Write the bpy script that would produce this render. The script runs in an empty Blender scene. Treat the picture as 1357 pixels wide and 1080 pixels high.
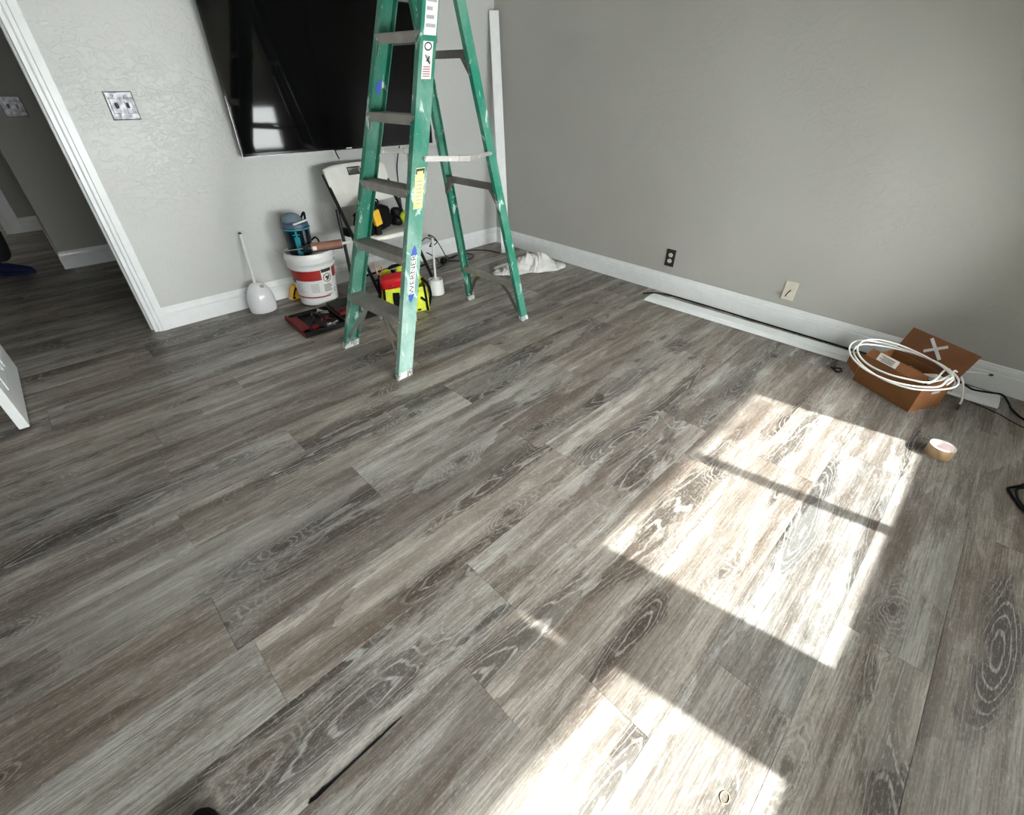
import bpy, bmesh, math, random
from mathutils import Vector, Matrix, noise
random.seed(7)
S = bpy.context.scene
COL = S.collection
PI = math.pi

# ------------------------------------------------------------------ camera
cam_d = bpy.data.cameras.new('camera'); cam = bpy.data.objects.new('camera', cam_d); COL.objects.link(cam)
yaw, pitch, roll = 0.786, 0.620, 0.0086
fw = Vector((math.sin(yaw)*math.cos(pitch), math.cos(yaw)*math.cos(pitch), -math.sin(pitch)))
rt = Vector((math.cos(yaw), -math.sin(yaw), 0)); up = rt.cross(fw)
r2 = rt*math.cos(roll) + up*math.sin(roll); u2 = -rt*math.sin(roll) + up*math.cos(roll)
m = Matrix((r2, u2, -fw)).transposed().to_4x4(); m.translation = Vector((-3.093, -3.318, 1.26))
cam.matrix_world = m
cam_d.sensor_width = 36; cam_d.sensor_fit = 'HORIZONTAL'; cam_d.lens = 603.9/1357*36; cam_d.clip_start = 0.02
S.camera = cam
# ------------------------------------------------------------------ world, sun, window portals, exposure
W = bpy.data.worlds.new('sky'); S.world = W; W.use_nodes = True
bg = W.node_tree.nodes['Background']; bg.inputs[0].default_value = (0.985, 0.985, 1.0, 1); bg.inputs[1].default_value = 38.0
TO_SUN = Vector((0.168, -1.0, 0.74)).normalized()
sd = bpy.data.lights.new('sun', 'SUN'); so = bpy.data.objects.new('sun', sd); COL.objects.link(so)
sd.energy = 16.0; sd.angle = math.radians(1.0); sd.color = (1.0, 1.0, 0.995)
so.rotation_euler = TO_SUN.to_track_quat('Z', 'Y').to_euler(); so.location = (2, -9, 6)
YW = -4.20                                            # inner face of the window wall
WIN = [(-1.954, -0.651, 0.512, 1.98), (-3.59, -2.287, 0.512, 1.98)]
for (x0, x1, z0, z1) in WIN:
    ld = bpy.data.lights.new('window_portal', 'AREA'); lo = bpy.data.objects.new('window_portal', ld); COL.objects.link(lo)
    ld.shape = 'RECTANGLE'; ld.size = x1-x0+.06; ld.size_y = z1-z0+.06; ld.cycles.is_portal = True
    lo.location = ((x0+x1)/2, YW-.14, (z0+z1)/2); lo.rotation_euler = (PI/2, 0, 0)   # faces into the room (+Y)
S.view_settings.view_transform = 'Standard'; S.view_settings.look = 'None'
S.view_settings.gamma = 1.0; S.view_settings.use_curve_mapping = False
S.view_settings.exposure = 0.62
S.cycles.use_denoising = True
S.cycles.max_bounces = 10; S.cycles.diffuse_bounces = 7; S.cycles.transparent_max_bounces = 12
S.cycles.sample_clamp_indirect = 8.0

# ------------------------------------------------------------------ materials
def new_mat(name):
    m = bpy.data.materials.new(name); m.use_nodes = True
    return m, m.node_tree, m.node_tree.nodes['Principled BSDF']
def nd(nt, t, **kw):
    n = nt.nodes.new(t)
    for k, v in kw.items(): setattr(n, k, v)
    return n
def math_n(nt, op, a, b=None, clamp=False):
    n = nd(nt, 'ShaderNodeMath', operation=op); n.use_clamp = clamp
    for i, v in enumerate((a, b)):
        if v is None: continue
        if isinstance(v, (int, float)): n.inputs[i].default_value = v
        else: nt.links.new(v, n.inputs[i])
    return n.outputs[0]
def mixc(nt, f, a, b, mode='MIX'):
    n = nd(nt, 'ShaderNodeMix', data_type='RGBA', blend_type=mode)
    for s, v in ((n.inputs[0], f), (n.inputs[6], a), (n.inputs[7], b)):
        if isinstance(v, (int, float)): s.default_value = v
        elif isinstance(v, tuple): s.default_value = (*v, 1) if len(v) == 3 else v
        else: nt.links.new(v, s)
    return n.outputs[2]
def maprange(nt, v, a, b, c=0., d=1., smooth=True):
    n = nd(nt, 'ShaderNodeMapRange'); n.interpolation_type = 'SMOOTHSTEP' if smooth else 'LINEAR'
    nt.links.new(v, n.inputs[0])
    for i, x in enumerate((a, b, c, d)): n.inputs[i+1].default_value = x
    return n.outputs[0]
def noise_n(nt, vec, scale=(1, 1, 1), detail=2., rough=.5, dist=0., s=1.):
    mp = nd(nt, 'ShaderNodeMapping'); mp.inputs['Scale'].default_value = scale; nt.links.new(vec, mp.inputs[0])
    n = nd(nt, 'ShaderNodeTexNoise'); n.inputs['Scale'].default_value = s; n.inputs['Detail'].default_value = detail
    n.inputs['Roughness'].default_value = rough; n.inputs['Distortion'].default_value = dist
    nt.links.new(mp.outputs[0], n.inputs['Vector'])
    return n.outputs[0]
def bump(nt, bs, h, strength, dist=.001):
    b = nd(nt, 'ShaderNodeBump'); b.inputs['Strength'].default_value = strength; b.inputs['Distance'].default_value = dist
    nt.links.new(h, b.inputs['Height']); nt.links.new(b.outputs[0], bs.inputs['Normal'])
def mat(name, col, rough=.5, metal=0., var=.12, vs=18., bstr=0., bscale=200., spec=None, coat=0.):
    """plain coloured surface with faint procedural mottling"""
    m, nt, bs = new_mat(name)
    tc = nd(nt, 'ShaderNodeTexCoord').outputs['Object']
    n = noise_n(nt, tc, detail=4., s=vs)
    f = maprange(nt, n, .3, .7)
    lo = tuple(c*(1-var) for c in col); hi = tuple(min(1, c*(1+var)) for c in col)
    nt.links.new(mixc(nt, f, lo, hi), bs.inputs['Base Color'])
    bs.inputs['Roughness'].default_value = rough; bs.inputs['Metallic'].default_value = metal
    if spec is not None: bs.inputs['Specular IOR Level'].default_value = spec
    if coat: bs.inputs['Coat Weight'].default_value = coat
    if bstr: bump(nt, bs, noise_n(nt, tc, detail=3., s=bscale), bstr)
    return m
def splatter_mat(name, col, spot, rough=.45, metal=0., amount=.62, scale=14., dust=.25, low=0.):
    """worn surface with dust and specks of paint"""
    m, nt, bs = new_mat(name)
    tc = nd(nt, 'ShaderNodeTexCoord').outputs['Object']
    d = maprange(nt, noise_n(nt, tc, (1, 1, .6), 5., .65, s=6.), .35, .75)
    k = math_n(nt, 'MULTIPLY', d, dust)
    if low:
        sx = nd(nt, 'ShaderNodeSeparateXYZ'); nt.links.new(tc, sx.inputs[0])
        k = math_n(nt, 'ADD', k, math_n(nt, 'MULTIPLY', maprange(nt, sx.outputs[2], .05, 1.05, low, 0.), maprange(nt, d, 0., 1., .75, 1.)), True)
    c = mixc(nt, k, col, spot)
    a = maprange(nt, noise_n(nt, tc, (1, 1, .45), 5., .6, .6, scale), amount, amount+.05)
    b = maprange(nt, noise_n(nt, tc, (1, 1, .7), 2., .5, 0., scale*9), .70, .75)
    c = mixc(nt, math_n(nt, 'MAXIMUM', math_n(nt, 'MULTIPLY', a, .8), math_n(nt, 'MULTIPLY', b, .7)), c, spot)
    nt.links.new(c, bs.inputs['Base Color'])
    bs.inputs['Roughness'].default_value = rough; bs.inputs['Metallic'].default_value = metal
    bump(nt, bs, a, .3)
    return m

def wall_mat(name, col, rough, bstr, scale=1.):
    m, nt, bs = new_mat(name)
    tc = nd(nt, 'ShaderNodeTexCoord').outputs['Object']
    big = noise_n(nt, tc, detail=2., s=1.3)
    nt.links.new(mixc(nt, maprange(nt, big, .3, .7), tuple(c*.97 for c in col), tuple(c*1.03 for c in col)), bs.inputs['Base Color'])
    trowel = maprange(nt, noise_n(nt, tc, (1, 1, 1.5), 3., .55, 1.2, 26.*scale), .42, .66)
    peel = noise_n(nt, tc, detail=2., s=120.*scale)
    patch = maprange(nt, noise_n(nt, tc, detail=1., s=2.3), .35, .62, .35, 1.)
    h = math_n(nt, 'ADD', math_n(nt, 'MULTIPLY', trowel, patch), math_n(nt, 'MULTIPLY', peel, .35))
    bump(nt, bs, h, bstr, .004)
    bs.inputs['Roughness'].default_value = rough
    return m

def wood_mat():
    m, nt, bs = new_mat('grey_oak_laminate')
    L = nt.links
    tc = nd(nt, 'ShaderNodeTexCoord').outputs['Object']
    oi = nd(nt, 'ShaderNodeObjectInfo').outputs['Random']
    off = nd(nt, 'ShaderNodeCombineXYZ')
    L.new(math_n(nt, 'MULTIPLY', oi, 53.), off.inputs[0]); L.new(math_n(nt, 'MULTIPLY', oi, 91.), off.inputs[1]); L.new(math_n(nt, 'MULTIPLY', oi, 17.), off.inputs[2])
    va = nd(nt, 'ShaderNodeVectorMath', operation='ADD'); L.new(tc, va.inputs[0]); L.new(off.outputs[0], va.inputs[1])
    v = va.outputs[0]
    wig = noise_n(nt, v, (9., 30., 1), 3., .5)
    warp = noise_n(nt, v, (3., 9., 1), 3., .55)
    tone = noise_n(nt, v, (1.3, 9., 1), 5., .62, .5)
    blot = noise_n(nt, v, (7., 26., 1), 6., .70, .6)
    strip = noise_n(nt, v, (.9, 17., 1), 2., .5)
    # growth-ring contours: long thin ovals and cathedrals, dark wood inside them
    field = noise_n(nt, v, (.95, 5.6, 1), 1.0, .4, .15)
    fld = math_n(nt, 'ADD', field, math_n(nt, 'MULTIPLY', wig, .030))
    ring = math_n(nt, 'SINE', math_n(nt, 'MULTIPLY', fld, 250.))
    line = maprange(nt, ring, .55, 1.0)
    dz = math_n(nt, 'ADD', field, math_n(nt, 'MULTIPLY', math_n(nt, 'SUBTRACT', warp, .5), .34))
    dz = math_n(nt, 'ADD', dz, math_n(nt, 'MULTIPLY', math_n(nt, 'SUBTRACT', blot, .5), .50))
    dzone = maprange(nt, dz, .56, .67)
    fib = noise_n(nt, v, (7., 230., 1), 5., .68)
    line = math_n(nt, 'MULTIPLY', line, maprange(nt, fib, .30, .55, .25, 1.))
    speck = noise_n(nt, v, (70., 210., 1), 4., .7)
    pore = maprange(nt, noise_n(nt, v, (16., 520., 1), 3., .6), .53, .68)
    cross = maprange(nt, noise_n(nt, v, (46., 11., 1), 4., .65, 1.2), .60, .72)
    # colours
    c = mixc(nt, maprange(nt, tone, .34, .66), (.250, .220, .190), (.440, .415, .375))
    c = mixc(nt, maprange(nt, strip, .36, .58, .70, 0.), c, (.122, .092, .074))
    c = mixc(nt, maprange(nt, blot, .50, .72, 0, .62), c, (.50, .485, .455))
    c = mixc(nt, maprange(nt, blot, .28, .48, .62, 0.), c, (.095, .081, .070))
    c = mixc(nt, math_n(nt, 'MULTIPLY', dzone, .88), c, (.052, .045, .040))
    c = mixc(nt, math_n(nt, 'MULTIPLY', line, math_n(nt, 'ADD', math_n(nt, 'MULTIPLY', dzone, .57), .06)), c, (.50, .485, .455))
    c = mixc(nt, maprange(nt, fib, .36, .62, .58, 0.), c, (.082, .071, .061))
    c = mixc(nt, math_n(nt, 'MULTIPLY', pore, .24), c, (.54, .53, .50))
    c = mixc(nt, math_n(nt, 'MULTIPLY', cross, .22), c, (.50, .46, .425))
    c = mixc(nt, maprange(nt, speck, .52, .72, 0, .38), c, (.56, .545, .515))
    c = mixc(nt, maprange(nt, speck, .30, .46, .45, 0.), c, (.13, .115, .10))
    # knots: rare, ragged
    wv = nd(nt, 'ShaderNodeVectorMath', operation='ADD'); L.new(v, wv.inputs[0])
    cw = nd(nt, 'ShaderNodeCombineXYZ'); L.new(math_n(nt, 'MULTIPLY', math_n(nt, 'SUBTRACT', warp, .5), .28), cw.inputs[0]); L.new(math_n(nt, 'MULTIPLY', math_n(nt, 'SUBTRACT', blot, .5), .09), cw.inputs[1]); L.new(cw.outputs[0], wv.inputs[1])
    mp = nd(nt, 'ShaderNodeMapping'); mp.inputs['Scale'].default_value = (2.2, 5.5, 1); L.new(wv.outputs[0], mp.inputs[0])
    vo = nd(nt, 'ShaderNodeTexVoronoi', voronoi_dimensions='2D'); vo.inputs['Scale'].default_value = 1.; L.new(mp.outputs[0], vo.inputs['Vector'])
    vd = math_n(nt, 'ADD', vo.outputs['Distance'], math_n(nt, 'MULTIPLY', wig, .10))
    mp2 = nd(nt, 'ShaderNodeMapping'); mp2.inputs['Scale'].default_value = (2.1, 12., 1); mp2.inputs['Location'].default_value = (3.3, 1.7, 0); L.new(wv.outputs[0], mp2.inputs[0])
    vp = nd(nt, 'ShaderNodeTexVoronoi', voronoi_dimensions='2D'); vp.inputs['Scale'].default_value = 1.; L.new(mp2.outputs[0], vp.inputs['Vector'])
    pt = nd_sep(nt, vp.outputs['Color'])
    c = mixc(nt, maprange(nt, pt, .0, .38, .42, 0.), c, (.130, .108, .092))
    c = mixc(nt, maprange(nt, pt, .65, 1., 0., .20), c, (.52, .50, .465))
    sel = maprange(nt, nd_sep(nt, vo.outputs['Color']), .70, .72)
    knot = math_n(nt, 'MULTIPLY', maprange(nt, vd, .06, .17, 1., 0.), sel)
    kring = maprange(nt, math_n(nt, 'SINE', math_n(nt, 'MULTIPLY', vd, 110.)), .2, .95)
    halo = math_n(nt, 'MULTIPLY', maprange(nt, vd, .14, .50, 1., 0.), sel)
    c = mixc(nt, math_n(nt, 'MULTIPLY', halo, .42), c, (.105, .092, .080))
    c = mixc(nt, math_n(nt, 'MULTIPLY', math_n(nt, 'MULTIPLY', halo, kring), .45), c, (.48, .46, .43))
    c = mixc(nt, math_n(nt, 'MULTIPLY', knot, .72), c, (.055, .048, .043))
    bc = nd(nt, 'ShaderNodeBrightContrast'); bc.inputs['Bright'].default_value = .034; bc.inputs['Contrast'].default_value = .15; L.new(c, bc.inputs[0]); c = bc.outputs[0]
    # each board a little warmer, cooler, lighter or darker
    tint = mixc(nt, oi, (1.02, .99, .97), (.97, 1.0, 1.03))
    c = mixc(nt, 1., c, tint, 'MULTIPLY')
    br = maprange(nt, math_n(nt, 'FRACT', math_n(nt, 'MULTIPLY', oi, 7.31)), 0., 1., .84, 1.12, False)
    g = nd(nt, 'ShaderNodeCombineColor')
    for i in range(3): L.new(br, g.inputs[i])
    c = mixc(nt, 1., c, g.outputs[0], 'MULTIPLY')
    L.new(c, bs.inputs['Base Color'])
    L.new(maprange(nt, fib, .3, .7, .52, .38), bs.inputs['Roughness'])
    bs.inputs['Specular IOR Level'].default_value = .45
    bump(nt, bs, math_n(nt, 'ADD', fib, math_n(nt, 'MULTIPLY', line, .5)), .12, .0006)
    return m
def nd_sep(nt, colsock):
    s = nd(nt, 'ShaderNodeSeparateColor'); nt.links.new(colsock, s.inputs[0]); return s.outputs[0]

M = {}
M['wood'] = wood_mat()
M['wall'] = wall_mat('greige_paint_lit', (.50, .505, .49), .36, .42)  # lightened: stronger window light on the television wall is put into the colour
M['wall_r'] = wall_mat('greige_paint_trowelled_shaded', (.40, .393, .362), .46, .26, .7)  # same greige, darkened: the right wall's weaker light is painted in
M['hall'] = wall_mat('hall_greige_paint_shaded', (.33, .32, .295), .6, .2)  # greige again, darkened so the colour carries the hallway's shade
M['ceil'] = wall_mat('ceiling_white', (.80, .80, .78), .7, .2)
M['trim'] = mat('white_trim_paint', (.74, .755, .76), .30, var=.03)
M['board'] = mat('primed_white_moulding', (.78, .80, .80), .38, var=.03)
M['door'] = mat('white_door_paint', (.76, .78, .78), .35, var=.03)
M['slab'] = mat('dark_subfloor', (.03, .028, .026), .9)
M['chrome'] = mat('brushed_chrome', (.58, .58, .59), .28, 1., var=.25, vs=40, bstr=.6, bscale=60)
M['plate'] = mat('pressed_steel_plate', (.15, .15, .16), .40, 1., var=.5, vs=45, bstr=1., bscale=38)
M['dark_metal'] = mat('dark_pewter', (.06, .055, .048), .45, .6)
M['ivory'] = mat('ivory_plastic', (.66, .62, .52), .4, var=.03)
M['white_pl'] = mat('white_plastic', (.70, .70, .69), .28, var=.02)
M['white_gl'] = mat('glossy_white_plastic', (.72, .72, .74), .15, var=.02)
M['black'] = mat('black_plastic', (.003, .003, .003), .5, spec=.22)
M['black_soft'] = mat('black_nylon', (.0045, .0045, .005), .9, spec=.15, bstr=.4, bscale=350)
M['cable_b'] = mat('black_cable', (.004, .004, .006), .5, spec=.25)
M['cable_w'] = mat('white_cable', (.80, .80, .77), .35, var=.03)
M['tv_body'] = mat('tv_black_gloss', (.004, .004, .004), .12, spec=.3)
M['screen'] = mat('tv_glass', (.003, .003, .003), .05, var=.0, spec=.16)
M['silver'] = mat('silver_print', (.6, .6, .6), .4, .6)
M['green'] = splatter_mat('green_fibreglass', (.006, .175, .108), (.58, .68, .64), .42, 0., .60, 16., .20)
M['green_low'] = splatter_mat('green_fibreglass_worn', (.006, .165, .105), (.52, .66, .60), .5, 0., .585, 18., .30, .46)
M['alu'] = splatter_mat('dirty_aluminium', (.30, .285, .262), (.62, .60, .57), .45, .35, .64, 22., .45)
M['alu_dk'] = splatter_mat('dark_aluminium', (.14, .13, .12), (.42, .41, .39), .5, .35, .68, 20., .3)
M['alu_lt'] = splatter_mat('light_aluminium', (.40, .385, .36), (.70, .69, .66), .38, .6, .64, 24., .4)
M['foot'] = splatter_mat('painted_foot', (.10, .11, .10), (.62, .64, .62), .6, 0., .48, 40., .6)
M['label_w'] = splatter_mat('white_sticker', (.74, .74, .72), (.25, .26, .25), .4, 0., .60, 34., .15)
M['label_y'] = splatter_mat('yellow_sticker', (.64, .57, .20), (.74, .72, .58), .4, 0., .56, 40., .55)
M['print_k'] = mat('black_print', (.02, .02, .02), .5)
M['print_g'] = mat('grey_print', (.35, .35, .35), .5)
M['print_r'] = mat('red_print', (.30, .016, .012), .4)
M['print_b'] = mat('blue_print', (.035, .09, .42), .4)
M['red'] = mat('red_plastic', (.50, .012, .018), .22)
M['red_dk'] = mat('dark_red_plastic', (.16, .004, .007), .5, spec=.3)
M['yellow'] = mat('yellow_plastic', (.78, .42, .02), .38)
M['lime'] = mat('lime_plastic', (.42, .50, .03), .38)
M['lime_fab'] = mat('lime_nylon', (.56, .62, .02), .65, bstr=.4, bscale=300)
M['teal'] = mat('teal_plastic', (.015, .22, .27), .3)
M['teal_dk'] = mat('dark_teal_plastic', (.003, .014, .019), .2, spec=.35)
M['navy'] = mat('slate_blue_plastic', (.05, .085, .14), .45)
M['slate'] = mat('grey_blue_fabric', (.14, .19, .24), .7)
M['tube'] = mat('brown_caulk_tube', (.26, .125, .085), .45, var=.12)
M['copper'] = mat('copper_band', (.32, .11, .045), .4, .2)
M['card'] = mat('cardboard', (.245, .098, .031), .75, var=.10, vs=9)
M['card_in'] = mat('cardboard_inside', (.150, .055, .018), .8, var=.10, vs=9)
M['paper'] = mat('paper', (.72, .70, .66), .7, var=.05)
M['ptape'] = mat('clear_tape', (.60, .60, .58), .25, var=.1)
M['tan'] = mat('tan_packing_tape', (.52, .35, .20), .35, var=.05)
M['core'] = mat('paper_core', (.76, .68, .67), .7, var=.04)
M['rag'] = mat('white_cotton', (.62, .61, .59), .9, var=.08, vs=25, bstr=.5, bscale=400)
M['chair_w'] = mat('off_white_plastic', (.72, .71, .66), .5, var=.04)
M['chair_f'] = mat('black_powder_coat', (.004, .004, .0045), .45, spec=.3)
M['shade'] = None
M['trouser'] = mat('dark_trousers', (.010, .010, .014), .9)
M['blue_shoe'] = mat('blue_knit_shoe', (.006, .012, .062), .85)
M['skin'] = mat('skin', (.50, .32, .24), .55)
M['hair'] = mat('dark_hair', (.02, .015, .012), .6)
M['shirt'] = mat('dark_shirt', (.03, .03, .035), .9)
M['rubber'] = mat('tan_rubber', (.55, .42, .20), .5)
def shade_mat():
    m, nt, bs = new_mat('roller_shade_fabric')
    tr = nd(nt, 'ShaderNodeBsdfTranslucent'); tr.inputs[0].default_value = (.80, .78, .73, 1)
    df = nd(nt, 'ShaderNodeBsdfDiffuse'); tc = nd(nt, 'ShaderNodeTexCoord').outputs['Object']
    nt.links.new(mixc(nt, noise_n(nt, tc, (300, 1, 300), 1.), (.74, .73, .70), (.80, .79, .76)), df.inputs[0])
    mx = nd(nt, 'ShaderNodeMixShader'); mx.inputs[0].default_value = .16
    nt.links.new(df.outputs[0], mx.inputs[1]); nt.links.new(tr.outputs[0], mx.inputs[2])
    nt.links.new(mx.outputs[0], nt.nodes['Material Output'].inputs[0]); return m
M['shade'] = shade_mat()
def glass_mat():
    m, nt, bs = new_mat('window_glass')
    tr = nd(nt, 'ShaderNodeBsdfTransparent'); tr.inputs[0].default_value = (.95, .97, .96, 1)
    gl = nd(nt, 'ShaderNodeBsdfGlossy'); gl.inputs['Roughness'].default_value = .01
    mx = nd(nt, 'ShaderNodeMixShader'); fr = nd(nt, 'ShaderNodeFresnel'); fr.inputs[0].default_value = 1.45
    nt.links.new(fr.outputs[0], mx.inputs[0]); nt.links.new(tr.outputs[0], mx.inputs[1]); nt.links.new(gl.outputs[0], mx.inputs[2])
    nt.links.new(mx.outputs[0], nt.nodes['Material Output'].inputs[0]); return m
M['glass'] = glass_mat()

# ------------------------------------------------------------------ mesh helpers
def V(*a): return Vector(a)
def obox(bm, c, ax, ay, az, bev=0., seg=1):
    """box from centre and three half-axis vectors"""
    c, ax, ay, az = Vector(c), Vector(ax), Vector(ay), Vector(az)
    vs = [bm.verts.new(c + sx*ax + sy*ay + sz*az) for sx in (-1, 1) for sy in (-1, 1) for sz in (-1, 1)]
    fs = [bm.faces.new([vs[i] for i in f]) for f in ((0, 1, 3, 2), (4, 6, 7, 5), (0, 4, 5, 1), (2, 3, 7, 6), (0, 2, 6, 4), (1, 5, 7, 3))]
    if bev:
        es = list({e for f in fs for e in f.edges})
        bmesh.ops.bevel(bm, geom=es, offset=bev, segments=seg, profile=.5, affect='EDGES')
def box(bm, x0, x1, y0, y1, z0, z1, bev=0., seg=1):
    obox(bm, ((x0+x1)/2, (y0+y1)/2, (z0+z1)/2), ((x1-x0)/2, 0, 0), (0, (y1-y0)/2, 0), (0, 0, (z1-z0)/2), bev, seg)
def frame_at(d, ref=None):
    d = d.normalized(); r = ref or (V(0, 0, 1) if abs(d.z) < .9 else V(1, 0, 0))
    a = d.cross(r).normalized(); b = a.cross(d).normalized(); return a, b
def bar(bm, p, q, w, h, ref=None, bev=0.):
    p, q = Vector(p), Vector(q); a, b = frame_at(q-p, ref)
    obox(bm, (p+q)/2, (q-p)/2, a*w/2, b*h/2, bev)
def smooth_path(pts, n=6, closed=False):
    pts = [Vector(p) for p in pts]; out = []; N = len(pts)
    for i in range(N if closed else N-1):
        p0 = pts[(i-1) % N] if closed or i > 0 else pts[0]*2-pts[1]
        p1, p2 = pts[i], pts[(i+1) % N]
        p3 = pts[(i+2) % N] if closed or i+2 < N else pts[-1]*2-pts[-2]
        for k in range(n):
            t = k/n
            out.append(.5*((2*p1)+(-p0+p2)*t+(2*p0-5*p1+4*p2-p3)*t*t+(-p0+3*p1-3*p2+p3)*t**3))
    if not closed: out.append(pts[-1])
    return out
def tube(bm, pts, r, n=8, closed=False, cap=True):
    pts = [Vector(p) for p in pts]; N = len(pts); rings = []; a = None
    for i, p in enumerate(pts):
        d = (pts[(i+1) % N]-pts[i-1]) if closed or 0 < i < N-1 else (pts[1]-pts[0] if i == 0 else pts[-1]-pts[-2])
        d.normalize()
        if a is None: a, _ = frame_at(d)
        a = (a-d*a.dot(d)).normalized(); b = d.cross(a)
        rr = r[i] if isinstance(r, (list, tuple)) else r
        rings.append([bm.verts.new(p+(a*math.cos(2*PI*k/n)+b*math.sin(2*PI*k/n))*rr) for k in range(n)])
    for i in range(N if closed else N-1):
        A, B = rings[i], rings[(i+1) % N]
        for k in range(n): bm.faces.new((A[k], A[(k+1) % n], B[(k+1) % n], B[k]))
    if cap and not closed:
        bm.faces.new(rings[0][::-1]); bm.faces.new(rings[-1])
def lathe(bm, prof, n=24, c=(0, 0, 0), cap0=True, cap1=True, sx=1., sy=1.):
    rings = []
    for r, z in prof:
        rings.append([bm.verts.new((c[0]+sx*r*math.cos(2*PI*k/n), c[1]+sy*r*math.sin(2*PI*k/n), c[2]+z)) for k in range(n)])
    for A, B in zip(rings, rings[1:]):
        for k in range(n): bm.faces.new((A[k], A[(k+1) % n], B[(k+1) % n], B[k]))
    if cap0: bm.faces.new(rings[0][::-1])
    if cap1: bm.faces.new(rings[-1])
def sweep(bm, secA, secB, cap=True):
    """loft two equal polygons"""
    A = [bm.verts.new(p) for p in secA]; B = [bm.verts.new(p) for p in secB]; n = len(A)
    for k in range(n): bm.faces.new((A[k], A[(k+1) % n], B[(k+1) % n], B[k]))
    if cap: bm.faces.new(A[::-1]); bm.faces.new(B)
def prism(bm, poly, off):
    off = Vector(off); sweep(bm, [Vector(p) for p in poly], [Vector(p)+off for p in poly])
def cpatch(bm, a0, a1, z0, z1, rf, n=10, e=.0012):
    """label patch wrapped on a cone: rf(z) gives the radius"""
    rows = []
    for z in (z0, z1):
        rows.append([bm.verts.new(((rf(z)+e)*math.cos(a0+(a1-a0)*k/n), (rf(z)+e)*math.sin(a0+(a1-a0)*k/n), z)) for k in range(n+1)])
    for k in range(n): bm.faces.new((rows[0][k], rows[0][k+1], rows[1][k+1], rows[1][k]))
def link(name, mesh, parent=None):
    o = bpy.data.objects.new(name, mesh); COL.objects.link(o)
    if parent: o.parent = parent
    return o
def obj(name, bm, m, parent=None, smooth=False, angle=35.):
    bmesh.ops.recalc_face_normals(bm, faces=bm.faces)
    me = bpy.data.meshes.new(name); bm.to_mesh(me); bm.free()
    me.materials.append(M[m] if isinstance(m, str) else m)
    if smooth:
        for p in me.polygons: p.use_smooth = True
        me.set_sharp_from_angle(angle=math.radians(angle))
    return link(name, me, parent)
def B(): return bmesh.new()
def tag(o, label, cat, group=None):
    o['label'] = label; o['category'] = cat
    if group: o['group'] = group
    return o
def thing(name, label, cat, loc=(0, 0, 0), rz=0., group=None):
    o = bpy.data.objects.new(name, None); COL.objects.link(o); o.location = loc; o.rotation_euler = (0, 0, rz)
    o.empty_display_size = .05
    return tag(o, label, cat, group)
def struct(name, bm, m, parent=None, smooth=False):
    o = obj(name, bm, m, parent, smooth)
    if not parent: o['kind'] = 'structure'
    return o
def text_mesh(s, size, fn, bm, extrude=0.):
    """glyph outlines mapped through fn(u, v) -> 3D; u along the text, v up, centred"""
    cu = bpy.data.curves.new('t', 'FONT'); cu.body = s; cu.size = size; cu.align_x = 'CENTER'; cu.align_y = 'CENTER'
    cu.resolution_u = 3
    t = bpy.data.objects.new('t', cu); COL.objects.link(t)
    me = bpy.data.meshes.new_from_object(t)
    vs = [bm.verts.new(fn(v.co.x, v.co.y)) for v in me.vertices]
    for p in me.polygons:
        try: bm.faces.new([vs[i] for i in p.vertices])
        except ValueError: pass
    bpy.data.objects.remove(t); bpy.data.curves.remove(cu); bpy.data.meshes.remove(me)

# ------------------------------------------------------------------ floor: slab and planks
WT = .014                                             # wall faces stand 14 mm behind the baseboard faces
b = B(); box(b, -4.45, .13, -4.35, .13, -.10, -.0085); box(b, -4.55, -1.6, .13, 5.6, -.10, -.0085)
floor = struct('floor', b, 'slab')
PW, PL = .2235, 1.205
fixed = {0: -2.555, -3: -2.277, 2: -1.972}            # joints that can be read in the photograph
def plank(x0, x1, y0, y1):
    g = .0002; bv = .0008
    b = B(); cx, cy = (x0+x1)/2, (y0+y1)/2; hx, hy = (x1-x0)/2-g, (y1-y0)/2-g
    vs = []
    for z, s in ((-.0085, 0), (-bv, 0), (0, bv)):
        vs.append([b.verts.new((sx*(hx-s), sy*(hy-s), z)) for sx, sy in ((-1, -1), (1, -1), (1, 1), (-1, 1))])
    for A, C in zip(vs, vs[1:]):
        for k in range(4): b.faces.new((A[k], A[(k+1) % 4], C[(k+1) % 4], C[k]))
    b.faces.new(vs[-1])
    o = obj('plank', b, 'wood', floor); o.location = (cx, cy, 0)
for k in range(-8, 37):
    y0 = -2.805+PW*k; y1 = y0+PW
    if y1 < YW or y0 > 5.4: continue
    if y0 < .12: xa, xb = -4.33, (WT-.002 if y0 < .06 else -1.65)
    else: xa, xb = -4.43, -1.65
    ya, yb = max(y0, YW-.0), y1
    if y1 > 0 and y0 < .014: yb = y1
    j = fixed.get(k)
    if j is None: j = -2.0+random.uniform(0, PL)
    while j > xa: j -= PL
    x = xa; nx = j+PL
    while x < xb-.001:
        e = min(nx, xb)
        if e-x > .02: plank(x, e, ya, yb)
        x = e; nx += PL

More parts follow.
